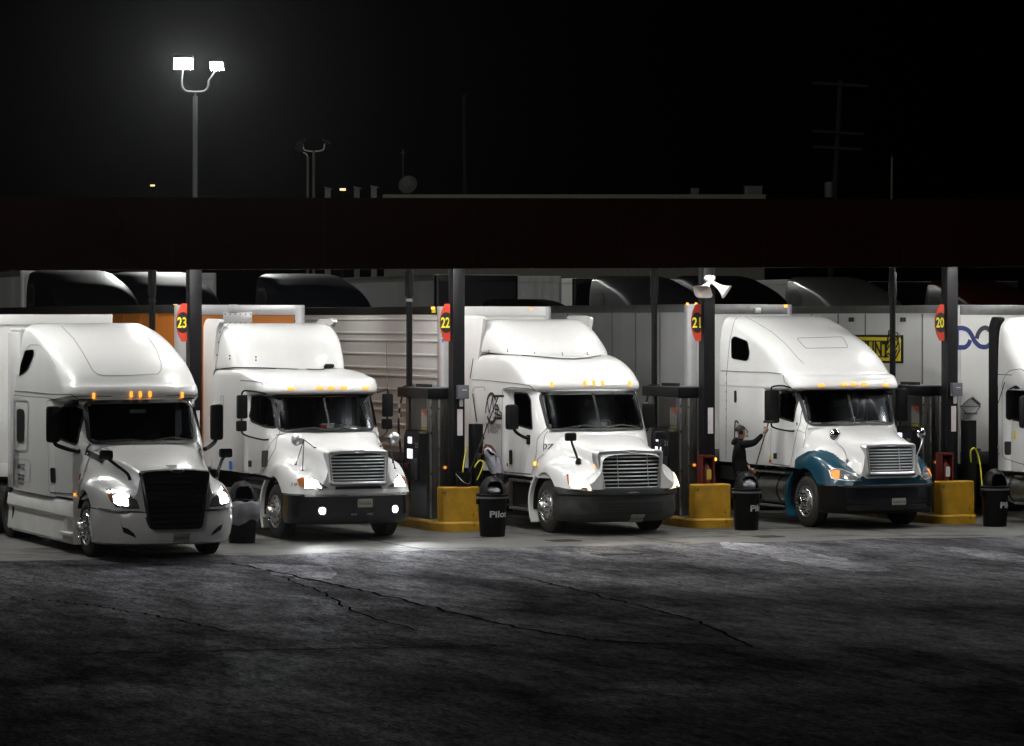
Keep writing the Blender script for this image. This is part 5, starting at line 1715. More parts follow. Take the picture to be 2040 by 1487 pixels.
# ------------------------------------------------------------------ fuel islands
ISL = {23: (18.31, 57.35), 22: (23.40, 56.3), 21: (28.41, 55.25), 20: (33.53, 54.35)}
def iframe(n):
    a, b = ISL[n]
    return world(a, b)
WHERE = {23: 'by the all-black truck grille', 22: 'by the box-like roof deflector', 21: 'by the man in black', 20: 'by the yellow trailer sign'}

def front_plan(w, L, p=3.2, a=.45, n=12):
    P = []
    for k in range(n + 1):
        ph = PI / 2 * k / n
        P.append((-a + a * math.sin(ph) ** (2 / p), -w * math.cos(ph) ** (2 / p) if k < n else 0))
    P = [(-L, -w)] + P
    return P + [(x, -y) for x, y in P[-2::-1]]

def island(n):
    c = iframe(n)
    def T(name, label, cat, group, off=(0, 0, 0), rz=0):
        o = Vector((c.x + DX * off[0] + LX * off[1], c.y + DY * off[0] + LY * off[1], off[2]))
        return thing(name, label, cat, o, YAW + rz, group)
    w = WHERE[n]
    # kerbed island
    r = T('fuel_island', f'yellow kerbed pump island {n}, {w}', 'island', 'raised pump islands')
    A = front_plan(.50, 7.0, a=.5)
    m = MB()
    prof = [(0, 0), (0, .16), (.02, .19), (.05, .2)]
    rows = [[Vector((x, y, z)) for x, y in (inset(A, d) if d else A)] for d, z in prof]
    m.grid(rows, True)
    m.build('kerb', 'yellow_paint', r, 30)
    m = MB()
    q = inset(A, .05)
    m.add([Vector((x, y, .2)) for x, y in q], [tuple(range(len(q)))])
    m.build('island_top', 'concrete', r, 0)
    # yellow guard block at the nose
    A = front_plan(.40, .36, a=.16, p=3.0)
    m = MB()
    rows = [[Vector((x, y, z)) for x, y in (inset(A, d) if d else A)] for d, z in ((0, 0), (0, .655), (.015, .67), (.03, .675))]
    m.grid(rows, True)
    m.f.append(tuple(3 * len(A) + k for k in range(len(A))))
    g = m.build('guard_block', 'yellow_paint', None, 30)
    g.location = Vector((c.x + DX * -.05, c.y + DY * -.05, .2))
    g.rotation_euler = (0, 0, YAW)
    tag(g, f'yellow guard block at the nose of pump island {n}, {w}', 'guard block', 'yellow guard blocks')
    # canopy post
    px, py = -.62, .10
    p = T('canopy_post', f'square dark steel canopy post carrying number {n}, {w}', 'post', 'canopy posts', (px, py, .2))
    m = MB()
    m.box((0, 0, 2.58), (.25, .25, 5.16), .012)
    m.build('shaft', 'post_paint', p, 30)
    m = MB()
    m.box((0, 0, .012), (.42, .42, .024), .006)
    m.build('base_plate', 'dark_steel', p, 30)
    m = MB()
    m.box((.128, .02, 1.93), (.006, .115, .52))
    m.build('paper_notice', 'paper', p, 0, label='pale pink strip notice')
    # folded number sign
    s = T('pump_sign', f'red and black folded sign with yellow number {n} on its post', 'sign', 'pump number signs', (px + .05, py - .255, 3.73))
    out = [(.10, 0), (.10, .74), (-.005, .74), (-.075, .60), (-.112, .44), (-.112, .30), (-.075, .14), (-.005, 0)]
    m = MB()
    m.extrude([Vector((-.03, y, z)) for y, z in out], [Vector((0, y, z)) for y, z in out])
    m.build('plate', 'sign_red', s, 0)
    el = [(.015 + .138 * math.cos(t), .37 + .205 * math.sin(t)) for t in [2 * PI * k / 40 for k in range(40)]]
    el = [(max(-.111, min(.099, y)), z) for y, z in el]
    m = MB()
    m.extrude([Vector((.001, y, z)) for y, z in el], [Vector((.004, y, z)) for y, z in el])
    m.build('roundel', 'sign_black', s, 0)
    Vt, Ft = fit_text(str(n), .185, .21, .02)
    m = MB()
    m.add([Vector((.008, y - .006, .37 + z)) for y, z in Vt], Ft)
    m.build('number', 'sign_yellow', s, 0, recalc=False)
    m = MB()
    m.box((-.06, .14, .37), (.03, .16, .08))
    m.build('bracket', 'dark_steel', s, 0)
    # vent pipe standing on the pump hood
    v = T('vent_pipe', f'dark upright pipe on the hood of pump {n}, {w}', 'pipe', 'pipes between pump hoods and canopy', (-2.38, -.21, 2.80))
    m = MB()
    m.cyl((0, 0, 0), (0, 0, 2.55), .062, 12)
    m.build('pipe', 'pipe_black', v, 50)
    m = MB()
    m.lathe([(.12, 0), (.12, .02), (.07, .03)], (0, 0, 1), (0, 0, 0), 14)
    m.build('foot_flange', 'dark_steel', v, 50)
    m = MB()
    m.lathe([(.085, 0), (.085, .5), (.07, .52)], (0, 0, 1), (0, 0, 1.83), 14)
    m.build('sleeve', 'pipe_black', v, 50)
    m = MB()
    m.lathe([(.075, 0), (.078, .03), (.075, .06)], (0, 0, 1), (0, 0, 1.72), 14)
    m.build('collar', 'rail_metal' if n == 22 else 'dark_steel', v, 50)
    if n == 23:
        return
    # dispenser under its flat hood
    d = T('fuel_dispenser', f'stainless diesel dispenser {n} under a flat dark hood, {w}', 'fuel pump', 'diesel dispensers', (-.98, 0, .2))
    m = MB()
    m.box((-.82, 0, 2.49), (1.66, .74, .20), .008)
    m.build('hood', 'dark_steel', d, 30)
    m = MB()
    m.box((-.80, 0, 2.597), (1.55, .62, .012))
    m.build('hood_top', 'box_grey', d, 0)
    m = MB()
    m.box((-.52, 0, 1.195), (1.00, .66, 2.39), .008)
    cb = m.build('cabinet', 'stainless', d, 30)
    for y in (-.30, -.12, .10):
        q = MB()
        q.box((-.012, y, 1.195), (.03, .035, 2.36), .008)
        q.build('trim_strip', 'aluminium', cb, 40)
    q = MB()
    q.box((-.55, -.332, 2.0), (.74, .012, .74))
    q.build('upper_panel', 'box_dark', cb, 0)
    q = MB()
    q.box((-.55, -.335, .38), (.80, .014, .66), .004)
    q.build('lower_panel', 'box_grey', cb, 0)
    q = MB()
    q.box((-1.42, 0, 1.195), (.14, .5, 2.39), .01)
    q.build('rear_column', 'stainless', d, 30)
    # black console with two lit displays
    q = MB()
    A = [(-.98, .74), (-.10, .74), (-.10, 1.70), (-.16, 1.76), (-.90, 1.76), (-.98, 1.62)]
    q.extrude([Vector((x, -.33, z)) for x, z in A], [Vector((x + (.02 if x < -.5 else -.02), -.50, z - (.02 if z > 1 else -.02))) for x, z in A])
    co = q.build('console', 'black_plastic', d, 20)
    for z, h, wd in ((1.55, .13, .19), (1.28, .19, .26)):
        q = MB()
        q.box((-.62, -.506, z), (wd, .014, h), .004)
        q.build('display', 'screen_glow', co, 0)
    M_ = Matrix.Translation((-.26, -.506, 1.46))
    flat_text(str(n), .15, .10, M_, .01).build('pump_number', 'text_grey', co, 0, recalc=False)
    q = MB()
    q.box((-.30, -.53, .98), (.22, .10, .42), .03)
    q.build('nozzle_boot', 'chassis', co, 30)
    q = MB()
    q.tube(smooth_path([(-.62, -.52, 1.10), (-.66, -.58, 1.05), (-.70, -.60, .92), (-.74, -.56, .80)]), .022, 8)
    q.box((-.66, -.58, 1.03), (.12, .05, .10), .02)
    q.build('nozzle', 'red_paint' if n == 22 else 'chassis', co, 40)
    q = MB()
    q.tube(smooth_path([(-1.30, -.40, 2.42), (-1.32, -.46, 2.1), (-1.30, -.48, 1.7), (-1.15, -.50, 1.35), (-.95, -.55, .9), (-.84, -.55, .35), (-.74, -.55, .25), (-.66, -.55, .45), (-.70, -.57, .85)], 8), .024, 8)
    h = q.build('hose', 'rubber', d, 60)
    for z in (2.22, 2.02):
        q = MB()
        q.lathe([(.034, -.05), (.036, 0), (.034, .05)], (0, 0, 1), (-1.31, -.45, z), 10)
        q.build('hose_coupling', 'aluminium', h, 40)
    q = MB()
    q.box((-.26, -.340, 2.0), (.30, .008, .36))
    st = q.build('advert', 'sticker_white', cb, 0)
    q = MB()
    q.add([Vector((-.41, -.346, 2.18)), Vector((-.11, -.346, 2.18)), Vector((-.11, -.346, 2.02))], [(0, 1, 2)])
    q.build('advert_corner', 'sticker_orange', st, 0)
    q = MB()
    q.box((-.26, -.345, 1.77), (.28, .008, .07))
    q.build('advert_foot', 'sticker_yellow', st, 0)
    q = MB()
    q.box((.04, .20, 1.30), (.10, .20, .34), .01)
    q.build('card_box', 'box_dark', cb, 30)
    if n == 21:
        q = MB()
        q.box((.015, .24, 1.83), (.012, .09, .32))
        q.build('warning_notice', 'sticker_yellow', cb, 0)
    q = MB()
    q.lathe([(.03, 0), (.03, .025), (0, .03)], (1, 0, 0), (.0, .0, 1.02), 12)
    q.build('amber_glow', 'orange_glow', cb, 40)  # orange reflection on the cabinet, made as a glowing disc
    q = MB()
    for k in range(8):
        q.box((-1.15 + k * .08, -.1, 2.633), (.04, .12, .06))
    q.build('roof_terminal', 'chassis', d, 0)
    # wall box on the post
    if n in (22, 20):
        e = T('switch_box', f'grey electrical switch box fixed to the post of pump {n}', 'switch box', 'switch boxes', (px + .17, py + .06, 2.60))
        m = MB()
        m.box((0, 0, .13), (.10, .24, .27), .01)
        m.build('enclosure', 'box_grey', e, 30)
        m = MB()
        m.box((.052, .02, .17), (.006, .10, .02))
        m.box((-.02, -.02, -.08), (.05, .07, .16), .02)
        m.build('latch', 'text_grey', e, 30)
    # reel housing stand
    if n in (22, 20):
        e = T('service_stand', f'tall black reel housing with yellow air hose at pump {n}', 'service stand', 'black reel housings', (-.40, .42, .2))
        m = MB()
        m.box((0, 0, .95), (.30, .19, 1.90), .01)
        m.build('housing', 'dark_steel', e, 30)
        m = MB()
        if n == 22:
            m.tube(smooth_path([(.17, -.10, 1.05), (.22, -.02, 1.18), (.24, .06, 1.15), (.25, .02, 1.0), (.2, -.06, .8)], 8), .014, 8)
            m.tube(smooth_path([(.0, -.2, 1.45), (.08, -.28, 1.2), (.10, -.33, .9), (.06, -.36, .6), (.1, -.30, .3)], 8), .014, 8)
        else:
            m.tube(smooth_path([(.17, -.05, 1.05), (.24, -.10, 1.28), (.26, -.0, 1.32), (.26, .10, 1.05), (.28, .14, .6), (.32, .16, .1), (.5, .2, -.18)], 8), .016, 8)
        m.build('air_hose', 'hose_yellow', e, 50)
        m = MB()
        m.box((.19, -.02 if n == 22 else .12, 1.25), (.06, .08, .16), .02)
        m.build('hose_clamp', 'chassis', e, 30)
    if n in (21, 20):
        e = T('extinguisher_stand', f'red fire extinguisher cabinet behind the yellow block of pump {n}', 'fire extinguisher', 'red extinguisher stands', (-.42, -.02 if n == 21 else -.14, .2))
        m = MB()
        for y in (-.13, .13):
            m.box((0, y, .62), (.22, .03, 1.24), .006)
        m.box((0, 0, 1.22), (.24, .29, .05), .01)
        m.box((-.10, 0, .62), (.02, .27, 1.2))
        m.box((0, 0, .55), (.2, .27, .03))
        m.build('cabinet', 'red_paint', e, 30)
        m = MB()
        m.lathe([(0, 0), (.07, .01), (.075, .04), (.075, .40), (.05, .47), (.025, .49), (.025, .54), (0, .55)], (0, 0, 1), (.02, 0, .57), 20)
        m.build('cylinder', 'red_paint', e, 40)
        m = MB()
        m.box((.10, .02, .86), (.006, .10, .20))
        m.build('tag', 'sticker_yellow' if n == 21 else 'text_grey', e, 0)
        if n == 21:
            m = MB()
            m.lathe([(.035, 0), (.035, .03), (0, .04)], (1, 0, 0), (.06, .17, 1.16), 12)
            m.build('amber_glow', 'amber_glow', e, 40)  # amber reflection, given a glow of its own
    # squeegee bucket
    if n == 22:
        for k, (bx, by) in enumerate(((-.30, .12), (-.55, .78))):
            e = T('squeegee_bucket', ('black squeegee bucket with wire handle in front of the post of pump 22', 'black squeegee bucket right of the reel housing of pump 22')[k], 'bucket', 'squeegee buckets', (bx, by, .2))
            m = MB()
            m.lathe([(0, 0), (.13, 0), (.155, .88), (.165, .90), (.165, .96), (.15, .96), (.14, .90), (0, .86)], (0, 0, 1), (0, 0, 0), 20)
            m.build('pail', 'can_black', e, 40)
            m = MB()
            m.tube(smooth_path([(.02, -.165, .92), (.16, -.08, .78), (.17, .05, .74), (.02, .165, .92)], 6), .006, 5)
            m.build('wire_handle', 'aluminium', e, 50)
        for k, (p0, p1, l) in enumerate((((-.25, .20, .9), (-.1, .78, 2.45), 'long handled squeegee leaning across the reel housing of pump 22'),)):
            e = T('squeegee', l, 'squeegee', None, (0, 0, .2))
            m = MB()
            m.tube([p0, p1], .013, 8)
            m.build('pole', 'chassis', e, 50)
            m = MB()
            m.box(p1, (.06, .22, .05), .01)
            m.build('blade', 'chassis', e, 30)
    if n == 21:
        pass

def horns():
    c = iframe(21)
    for k, s in enumerate((-1, 1)):
        o = c + Vector((DX * -.45 + LX * (.10 + .02 * s), DY * -.45 + LY * (.10 + .02 * s), 4.92))
        h = thing('horn_loudspeaker', ('white horn loudspeaker aimed left, on the post of pump 21', 'white horn loudspeaker aimed right, on the post of pump 21')[k], 'loudspeaker', o, YAW, 'white horn loudspeakers')
        ax = Vector((.55, s * .75, -.62)).normalized()
        e1 = ax.cross(Vector((0, 0, 1))).normalized()
        e2 = ax.cross(e1)
        m = MB()
        rows = []
        for t, w, hh in ((0, .03, .03), (.10, .045, .04), (.2, .08, .06), (.30, .15, .10), (.36, .21, .14), (.37, .22, .15), (.36, .19, .12), (.2, .06, .05), (.12, .03, .03)):
            rows.append([ax * t + e1 * (w * math.copysign(abs(math.cos(q)) ** .5, math.cos(q))) * .9 + e2 * (hh * math.copysign(abs(math.sin(q)) ** .5, math.sin(q))) for q in [2 * PI * i / 24 for i in range(24)]])
        m.grid(rows, True)
        m.build('bell', 'horn_white', h, 40)
        m = MB()
        m.cyl(ax * -.16, ax * .02, .055, 16)
        m.tube([ax * -.05, Vector((-.05, -s * .04, .1)), Vector((-.08, -s * .04, .2))], .018, 6)
        m.build('driver_unit', 'horn_white', h, 40)

def trash_cans():
    spots = [(482, 1082, .30, 'black bin with silvery bag bulging over its rim, half hidden by the leftmost truck', 1), (981, 1069, .295, 'black bin with domed lid in front of pump island 22', 2), (1487, 1056, .285, 'black bin stuffed with a white bag in front of pump island 21', 3), (1982, 1049, .285, 'black bin with empty domed lid beside pump island 20', 4)]
    for u, v, r, lab, k in spots:
        p = ground_at(u, v)
        o = thing('trash_can', lab, 'bin', p, YAW - .10, 'black bins with domed lids')
        z1 = .78
        m = MB()
        m.lathe([(0, 0), (r * .80, 0), (r * .82, .02), (r * .95, z1 - .05), (r * .98, z1), (r * .9, z1), (r * .85, z1 - .05), (r * .7, .05), (0, .05)], (0, 0, 1), (0, 0, 0), 28)
        for s in (-1, 1):
            m.box((0, s * r * .98, z1 - .11), (.14, .05, .10), .015)
        body = m.build('body', 'can_black', o, 35)
        m = MB()
        m.lathe([(r * .97, z1 - .045), (r * 1.02, z1 - .04), (r * 1.03, z1 - .015), (r * .97, z1 - .01)], (0, 0, 1), (0, 0, 0), 28)
        m.build('bag_rim', 'plastic_bag', o, 35)
        m = MB()
        rows = []
        R = r * .86
        for i in range(13):
            t = PI / 2 * i / 12
            rows.append([Vector((R * math.cos(t) * math.cos(q), R * math.cos(t) * math.sin(q), z1 + .04 + .34 * math.sin(t))) for q in [2 * PI * j / 36 for j in range(36)]])
        base = [[Vector((rr * math.cos(q), rr * math.sin(q), zz)) for q in [2 * PI * j / 36 for j in range(36)]] for rr, zz in ((r * 1.0, z1 - .005), (r * 1.07, z1), (r * 1.07, z1 + .035), (r * .9, z1 + .045))]
        m.grid(base + rows, True)
        hole = []
        for f in m.f:
            c = sum((m.v[i] for i in f), Vector()) / len(f)
            if c.x > .02 and abs(c.y) < r * .52 and z1 + .06 < c.z < z1 + .29 - (c.y / (r * .52)) ** 2 * .08:
                continue
            hole.append(f)
        m.f = hole
        m.build('domed_lid', 'can_black', o, 35)
        if k in (1, 2, 3):
            random.seed(k)
            m = MB()
            if k == 1:                                   # the bag hangs over the outside of the rim
                prof = [(r * 1.00, .40), (r * 1.06, .46), (r * 1.13, .55), (r * 1.16, .65), (r * 1.14, .74), (r * 1.07, .80), (r * .95, .81)]
                m.grid([[Vector((rr * math.cos(q) * (1 + .05 * math.sin(7 * q + i)), rr * math.sin(q) * (1 + .05 * math.sin(5 * q - i)), z + random.uniform(-.015, .015) + (.05 * math.sin(3 * q) if i == 0 else 0))) for q in [2 * PI * j / 28 for j in range(28)]] for i, (rr, z) in enumerate(prof)], True)
                m.build('rubbish_bag', 'plastic_bag', o, 60)
                continue
            sx = {1: 1.05, 2: .55, 3: .62}[k]
            rows = []
            for i in range(9):
                t = PI * i / 8
                rows.append([Vector((.06 + r * sx * math.sin(t) * math.cos(q) * (1 + random.uniform(-.18, .18)), r * sx * math.sin(t) * math.sin(q) * (1 + random.uniform(-.18, .18)), z1 + (.10 if k != 1 else -.10) + (.13 if k != 2 else .07) * -math.cos(t) + random.uniform(-.015, .015))) for q in [2 * PI * j / 14 for j in range(14)]])
            m.grid(rows, True)
            m.build('rubbish_bag', 'plastic_bag', o, 60)
        V, F = fit_text('Pilot', .40, .125, .03)
        m = MB()
        zc = .44
        def wrap(x, y):
            z = zc + y
            rr = r * (.82 + .13 * (z / z1)) + .006
            an = x / rr + {1: 2.3, 2: .25, 3: .70, 4: .74}[k]
            return Vector((rr * math.cos(an), rr * math.sin(an), z))
        m.add([wrap(x, y) for x, y in V], F)
        m.build('lettering', 'text_grey', o, 0, recalc=False)
HAZE = 0.00005
# ------------------------------------------------------------------ people
def person(label, loc, rz, J, edges, cls, group=None):
    """J: joint name -> (x, y, z, radius); edges between joints; cls(point) -> material slot"""
    root = thing('person', label, 'person', loc, rz, group)
    names = list(J)
    me = bpy.data.meshes.new('body')
    me.from_pydata([J[k][:3] for k in names], [(names.index(a), names.index(b)) for a, b in edges], [])
    o = bpy.data.objects.new('body', me)
    COL.objects.link(o)
    sk = o.modifiers.new('skin', 'SKIN')
    sk.use_smooth_shade = True
    for k, v in zip(names, me.skin_vertices[0].data):
        r = J[k][3]
        v.radius = r if isinstance(r, tuple) else (r, r)
        v.use_root = k == 'pelvis'
    sb = o.modifiers.new('sub', 'SUBSURF')
    sb.levels = sb.render_levels = 2
    bpy.context.view_layer.update()
    dg = bpy.context.evaluated_depsgraph_get()
    m2 = bpy.data.meshes.new_from_object(o.evaluated_get(dg))
    o.modifiers.clear()
    o.data = m2
    return root, o

def finish_body(root, o, mats, cls):
    o.data.materials.clear()
    for k in mats:
        o.data.materials.append(MATS[k])
    for p in o.data.polygons:
        p.material_index = cls(p.center)
        p.use_smooth = True
    o.parent = root

def hand(o, wrist, direction, up, curl=.5, s=1.0):
    """palm, four unequal bent fingers and a thumb, joined to the body mesh"""
    d = Vector(direction).normalized()
    u = Vector(up).normalized()
    side = d.cross(u).normalized()
    u = side.cross(d)
    w = Vector(wrist)
    mb = MB()
    mb.tube([w - d * .02 * s, w + d * .03 * s, w + d * .07 * s, w + d * .095 * s], [.024 * s, .034 * s, .037 * s, .028 * s], 10)
    for k, ln in enumerate((.070, .080, .075, .058)):
        b = w + d * .088 * s + side * (-.027 + .018 * k) * s
        pts, ang = [b], 0
        for q in range(3):
            ang += curl
            pts.append(pts[-1] + (d * math.cos(ang) - u * math.sin(ang)) * ln * s / 2.6)
        mb.tube(pts, [.0095 * s, .009 * s, .0085 * s, .007 * s], 6)
    b = w + d * .03 * s - side * .03 * s
    mb.tube([b, b - side * .025 * s + d * .03 * s, b - side * .02 * s + d * .06 * s - u * .02 * s], [.012 * s, .011 * s, .008 * s], 6)
    bm = bmesh.new()
    bm.from_mesh(o.data)
    vs = [bm.verts.new(v) for v in mb.v]
    for f in mb.f:
        try:
            bm.faces.new([vs[i] for i in f])
        except ValueError:
            pass
    bm.to_mesh(o.data)
    bm.free()

def face(o, c, fwd, s=1.0):
    """nose, brow, lips and ears blended onto the head"""
    f = Vector(fwd).normalized()
    sd = Vector((0, 0, 1)).cross(f).normalized()
    up = f.cross(sd)
    c = Vector(c)
    mb = MB()
    mb.tube([c + f * .092 + up * .03, c + f * .112 - up * .008, c + f * .114 - up * .018, c + f * .09 - up * .025], [.009, .014, .015, .008], 8)
    mb.tube([c + f * .084 + up * .04 + sd * .05, c + f * .098 + up * .045, c + f * .084 + up * .04 - sd * .05], [.008, .012, .008], 6)
    mb.tube([c + f * .082 - up * .052 + sd * .028, c + f * .098 - up * .05, c + f * .082 - up * .052 - sd * .028], [.005, .011, .005], 6)
    mb.tube([c + f * .06 - up * .105 + sd * .02, c + f * .088 - up * .095, c + f * .06 - up * .105 - sd * .02], [.015, .022, .015], 8)
    bm = bmesh.new()
    bm.from_mesh(o.data)
    vs = [bm.verts.new(v) for v in mb.v]
    for q in mb.f:
        bm.faces.new([vs[i] for i in q])
    bm.to_mesh(o.data)
    bm.free()
    e = MB()
    for k in (-1, 1):
        e.lathe([(0, -.006), (.011, -.002), (.012, .003), (0, .009)], f, c + f * .088 + up * .018 + sd * .033 * k, 10)
    return e

BONES = [('pelvis', 'belly'), ('belly', 'chest'), ('chest', 'neck'), ('neck', 'jaw'), ('jaw', 'skull'), ('skull', 'crown'),
         ('chest', 'sh_r'), ('sh_r', 'el_r'), ('el_r', 'wr_r'), ('chest', 'sh_l'), ('sh_l', 'el_l'), ('el_l', 'wr_l'),
         ('pelvis', 'hip_r'), ('hip_r', 'kn_r'), ('kn_r', 'an_r'), ('an_r', 'toe_r'), ('pelvis', 'hip_l'), ('hip_l', 'kn_l'), ('kn_l', 'an_l'), ('an_l', 'toe_l')]

def people():
    # man in black reaching up with the pole
    p = at(1474, 900, 62.9)
    loc = Vector((p.x, p.y, .2))
    rz = .06
    J = dict(pelvis=(0, 0, .90, (.155, .165)), belly=(-.02, 0, 1.12, (.165, .175)), chest=(-.02, 0, 1.33, (.165, .185)), neck=(.005, 0, 1.50, .058), jaw=(.035, 0, 1.585, .078), skull=(.03, 0, 1.665, .098), crown=(.005, 0, 1.73, .075),
             sh_r=(-.01, -.195, 1.41, .095), el_r=(.25, -.21, 1.44, .072), wr_r=(.43, -.16, 1.62, .042),
             sh_l=(-.01, .195, 1.41, .095), el_l=(.06, .27, 1.12, .072), wr_l=(.20, .10, .93, .034),
             hip_r=(.0, -.10, .84, .11), kn_r=(.03, -.11, .48, .075), an_r=(-.02, -.11, .09, .052), toe_r=(.17, -.12, .045, .042),
             hip_l=(.0, .10, .84, .11), kn_l=(.06, .12, .48, .075), an_l=(.04, .13, .09, .052), toe_l=(.23, .14, .045, .042))
    root, o = person('man in black hoodie and headphones reaching a pole up to the truck mirror', loc, rz, J, BONES, None)
    hand(o, (.455, -.158, 1.64), (.55, .05, .8), (.8, 0, -.6), 1.0, 1.15)
    hand(o, (.205, .095, .92), (.8, -.3, -.35), (0, 0, 1), .9, 1.15)
    eyes = face(o, (.045, 0, 1.655), (1, 0, .18))
    def cls(c):
        if c.z > 1.525 and c.x > -.06 and abs(c.y) < .15 and not (c.x > .2):
            return 1
        if c.x > .42 and c.z > 1.5:
            return 1
        if c.x > .16 and c.z < 1.0 and c.z > .7:
            return 1
        if c.z < .10:
            return 3
        return 0 if c.z > .86 else 2
    finish_body(root, o, ['hoodie', 'skin', 'jeans', 'shoe'], cls)
    root.scale = (1.04, 1.04, 1.02)
    eyes.build('eyes', 'hair', root, 60)
    m = MB()
    rows = []
    for i in range(10):
        t = PI * .56 * i / 9
        rows.append([Vector((.012 + .108 * math.sin(t) * math.cos(q) - (.012 if i > 5 else 0), .09 * math.sin(t) * math.sin(q), 1.688 + .105 * math.cos(t) + (.03 if math.cos(q) > .3 and i > 6 else 0))) for q in [2 * PI * j / 28 for j in range(28)]])
    m.grid(rows, True)
    m.build('hair', 'hair', root, 60)
    m = MB()
    m.tube([Vector((.0, .104 * math.cos(t), 1.66 + .135 * math.sin(t))) for t in [PI * k / 16 for k in range(17)]], .012, 6)
    for s in (-1, 1):
        m.lathe([(.0, 0), (.045, .0), (.05, .012), (.042, .034), (0, .038)], (0, s, 0), (.01, s * .085, 1.655), 18)
    m.build('headphones', 'black_plastic', root, 50)
    m = MB()
    m.tube([Vector((-.10 + .03 * math.cos(t), .13 * math.sin(t), 1.47 + .04 * math.cos(t))) for t in [2 * PI * k / 16 for k in range(17)]], .04, 8, False)
    m.build('hood', 'hoodie', root, 60)
    # the pole he holds
    R = Matrix.Rotation(rz, 4, 'Z')
    h1, h2 = loc + R @ Vector((.515, -.15, 1.73)), loc + R @ Vector((.30, .04, .90))
    e = thing('wash_pole', 'thin dark window washing pole held up by the man in black hoodie', 'pole', h2)
    m = MB()
    d = (h1 - h2).normalized()
    m.tube([-d * .10, d * 1.06], .0115, 8)
    m.build('shaft', 'chassis', e, 50)
    m = MB()
    m.box(d * 1.06, (.22, .03, .05), .01)
    m.build('squeegee_head', 'chassis', e, 40)
    # person bent over behind the reel housing of pump 22
    p = at(990, 900, 61.55)
    loc = Vector((p.x, p.y, .2))
    rz = PI + .25
    J = dict(pelvis=(0, 0, .95, (.125, .16)), belly=(.07, 0, 1.13, (.12, .155)), chest=(.19, 0, 1.32, (.125, .17)), neck=(.29, 0, 1.46, .056), jaw=(.35, 0, 1.52, .076), skull=(.37, 0, 1.59, .095), crown=(.37, 0, 1.66, .07),
             sh_r=(.20, -.18, 1.36, .075), el_r=(.26, -.25, 1.10, .052), wr_r=(.38, -.15, .93, .033),
             sh_l=(.20, .18, 1.36, .075), el_l=(.12, .25, 1.10, .052), wr_l=(.10, .22, .86, .033),
             hip_r=(-.02, -.10, .88, .105), kn_r=(.04, -.11, .50, .072), an_r=(-.04, -.11, .09, .05), toe_r=(.14, -.12, .045, .04),
             hip_l=(-.02, .10, .88, .105), kn_l=(.01, .12, .50, .072), an_l=(-.06, .13, .09, .05), toe_l=(.12, .14, .045, .04))
    root, o = person('person in pale grey shirt and dark jeans stooping behind the black reel housing', loc, rz, J, BONES, None)
    hand(o, (.38, -.15, .925), (.4, .2, -.8), (1, 0, 0), .5)
    hand(o, (.10, .22, .855), (.05, -.05, -1), (1, 0, 0), .35)
    eyes = face(o, (.385, 0, 1.58), (1, 0, -.3))
    def cls2(c):
        if c.x > .27 and c.z > 1.47:
            return 1
        if c.z < .10:
            return 3
        if abs(c.y) > .12 and .74 < c.z < .89 and (c.x > .05 and (abs(c.y) > .19 or c.x > .25)):
            return 1
        return 0 if c.z > .93 else 2
    finish_body(root, o, ['grey_shirt', 'skin', 'jeans', 'shoe'], cls2)
    eyes.build('eyes', 'hair', root, 60)
    m = MB()
    rows = []
    for i in range(9):
        t = PI * .55 * i / 8
        rows.append([Vector((.355 + .10 * math.sin(t) * math.cos(q), .09 * math.sin(t) * math.sin(q), 1.61 + .10 * math.cos(t))) for q in [2 * PI * j / 24 for j in range(24)]])
    m.grid(rows, True)
    m.build('hair', 'hair', root, 60)
    m = MB()
    for s in (-1, 1):
        m.tube(smooth_path([(.32, s * .10, 1.30), (.28, s * .12, 1.46), (.16, s * .11, 1.47), (.06, s * .09, 1.34), (-.03, s * .05, 1.1)], 5), .02, 6)
    m.build('shoulder_straps', 'vest', root, 60)

# ------------------------------------------------------------------ canopy
CF0, CFD = Vector((-8.64, 54.6, 0)), Vector((18.2, 3.70, 0))
CNX = Vector((-CFD.y, CFD.x, 0)).normalized()
def cz(t):
    return 5.022 + .124 * t, 6.287 + .101 * t

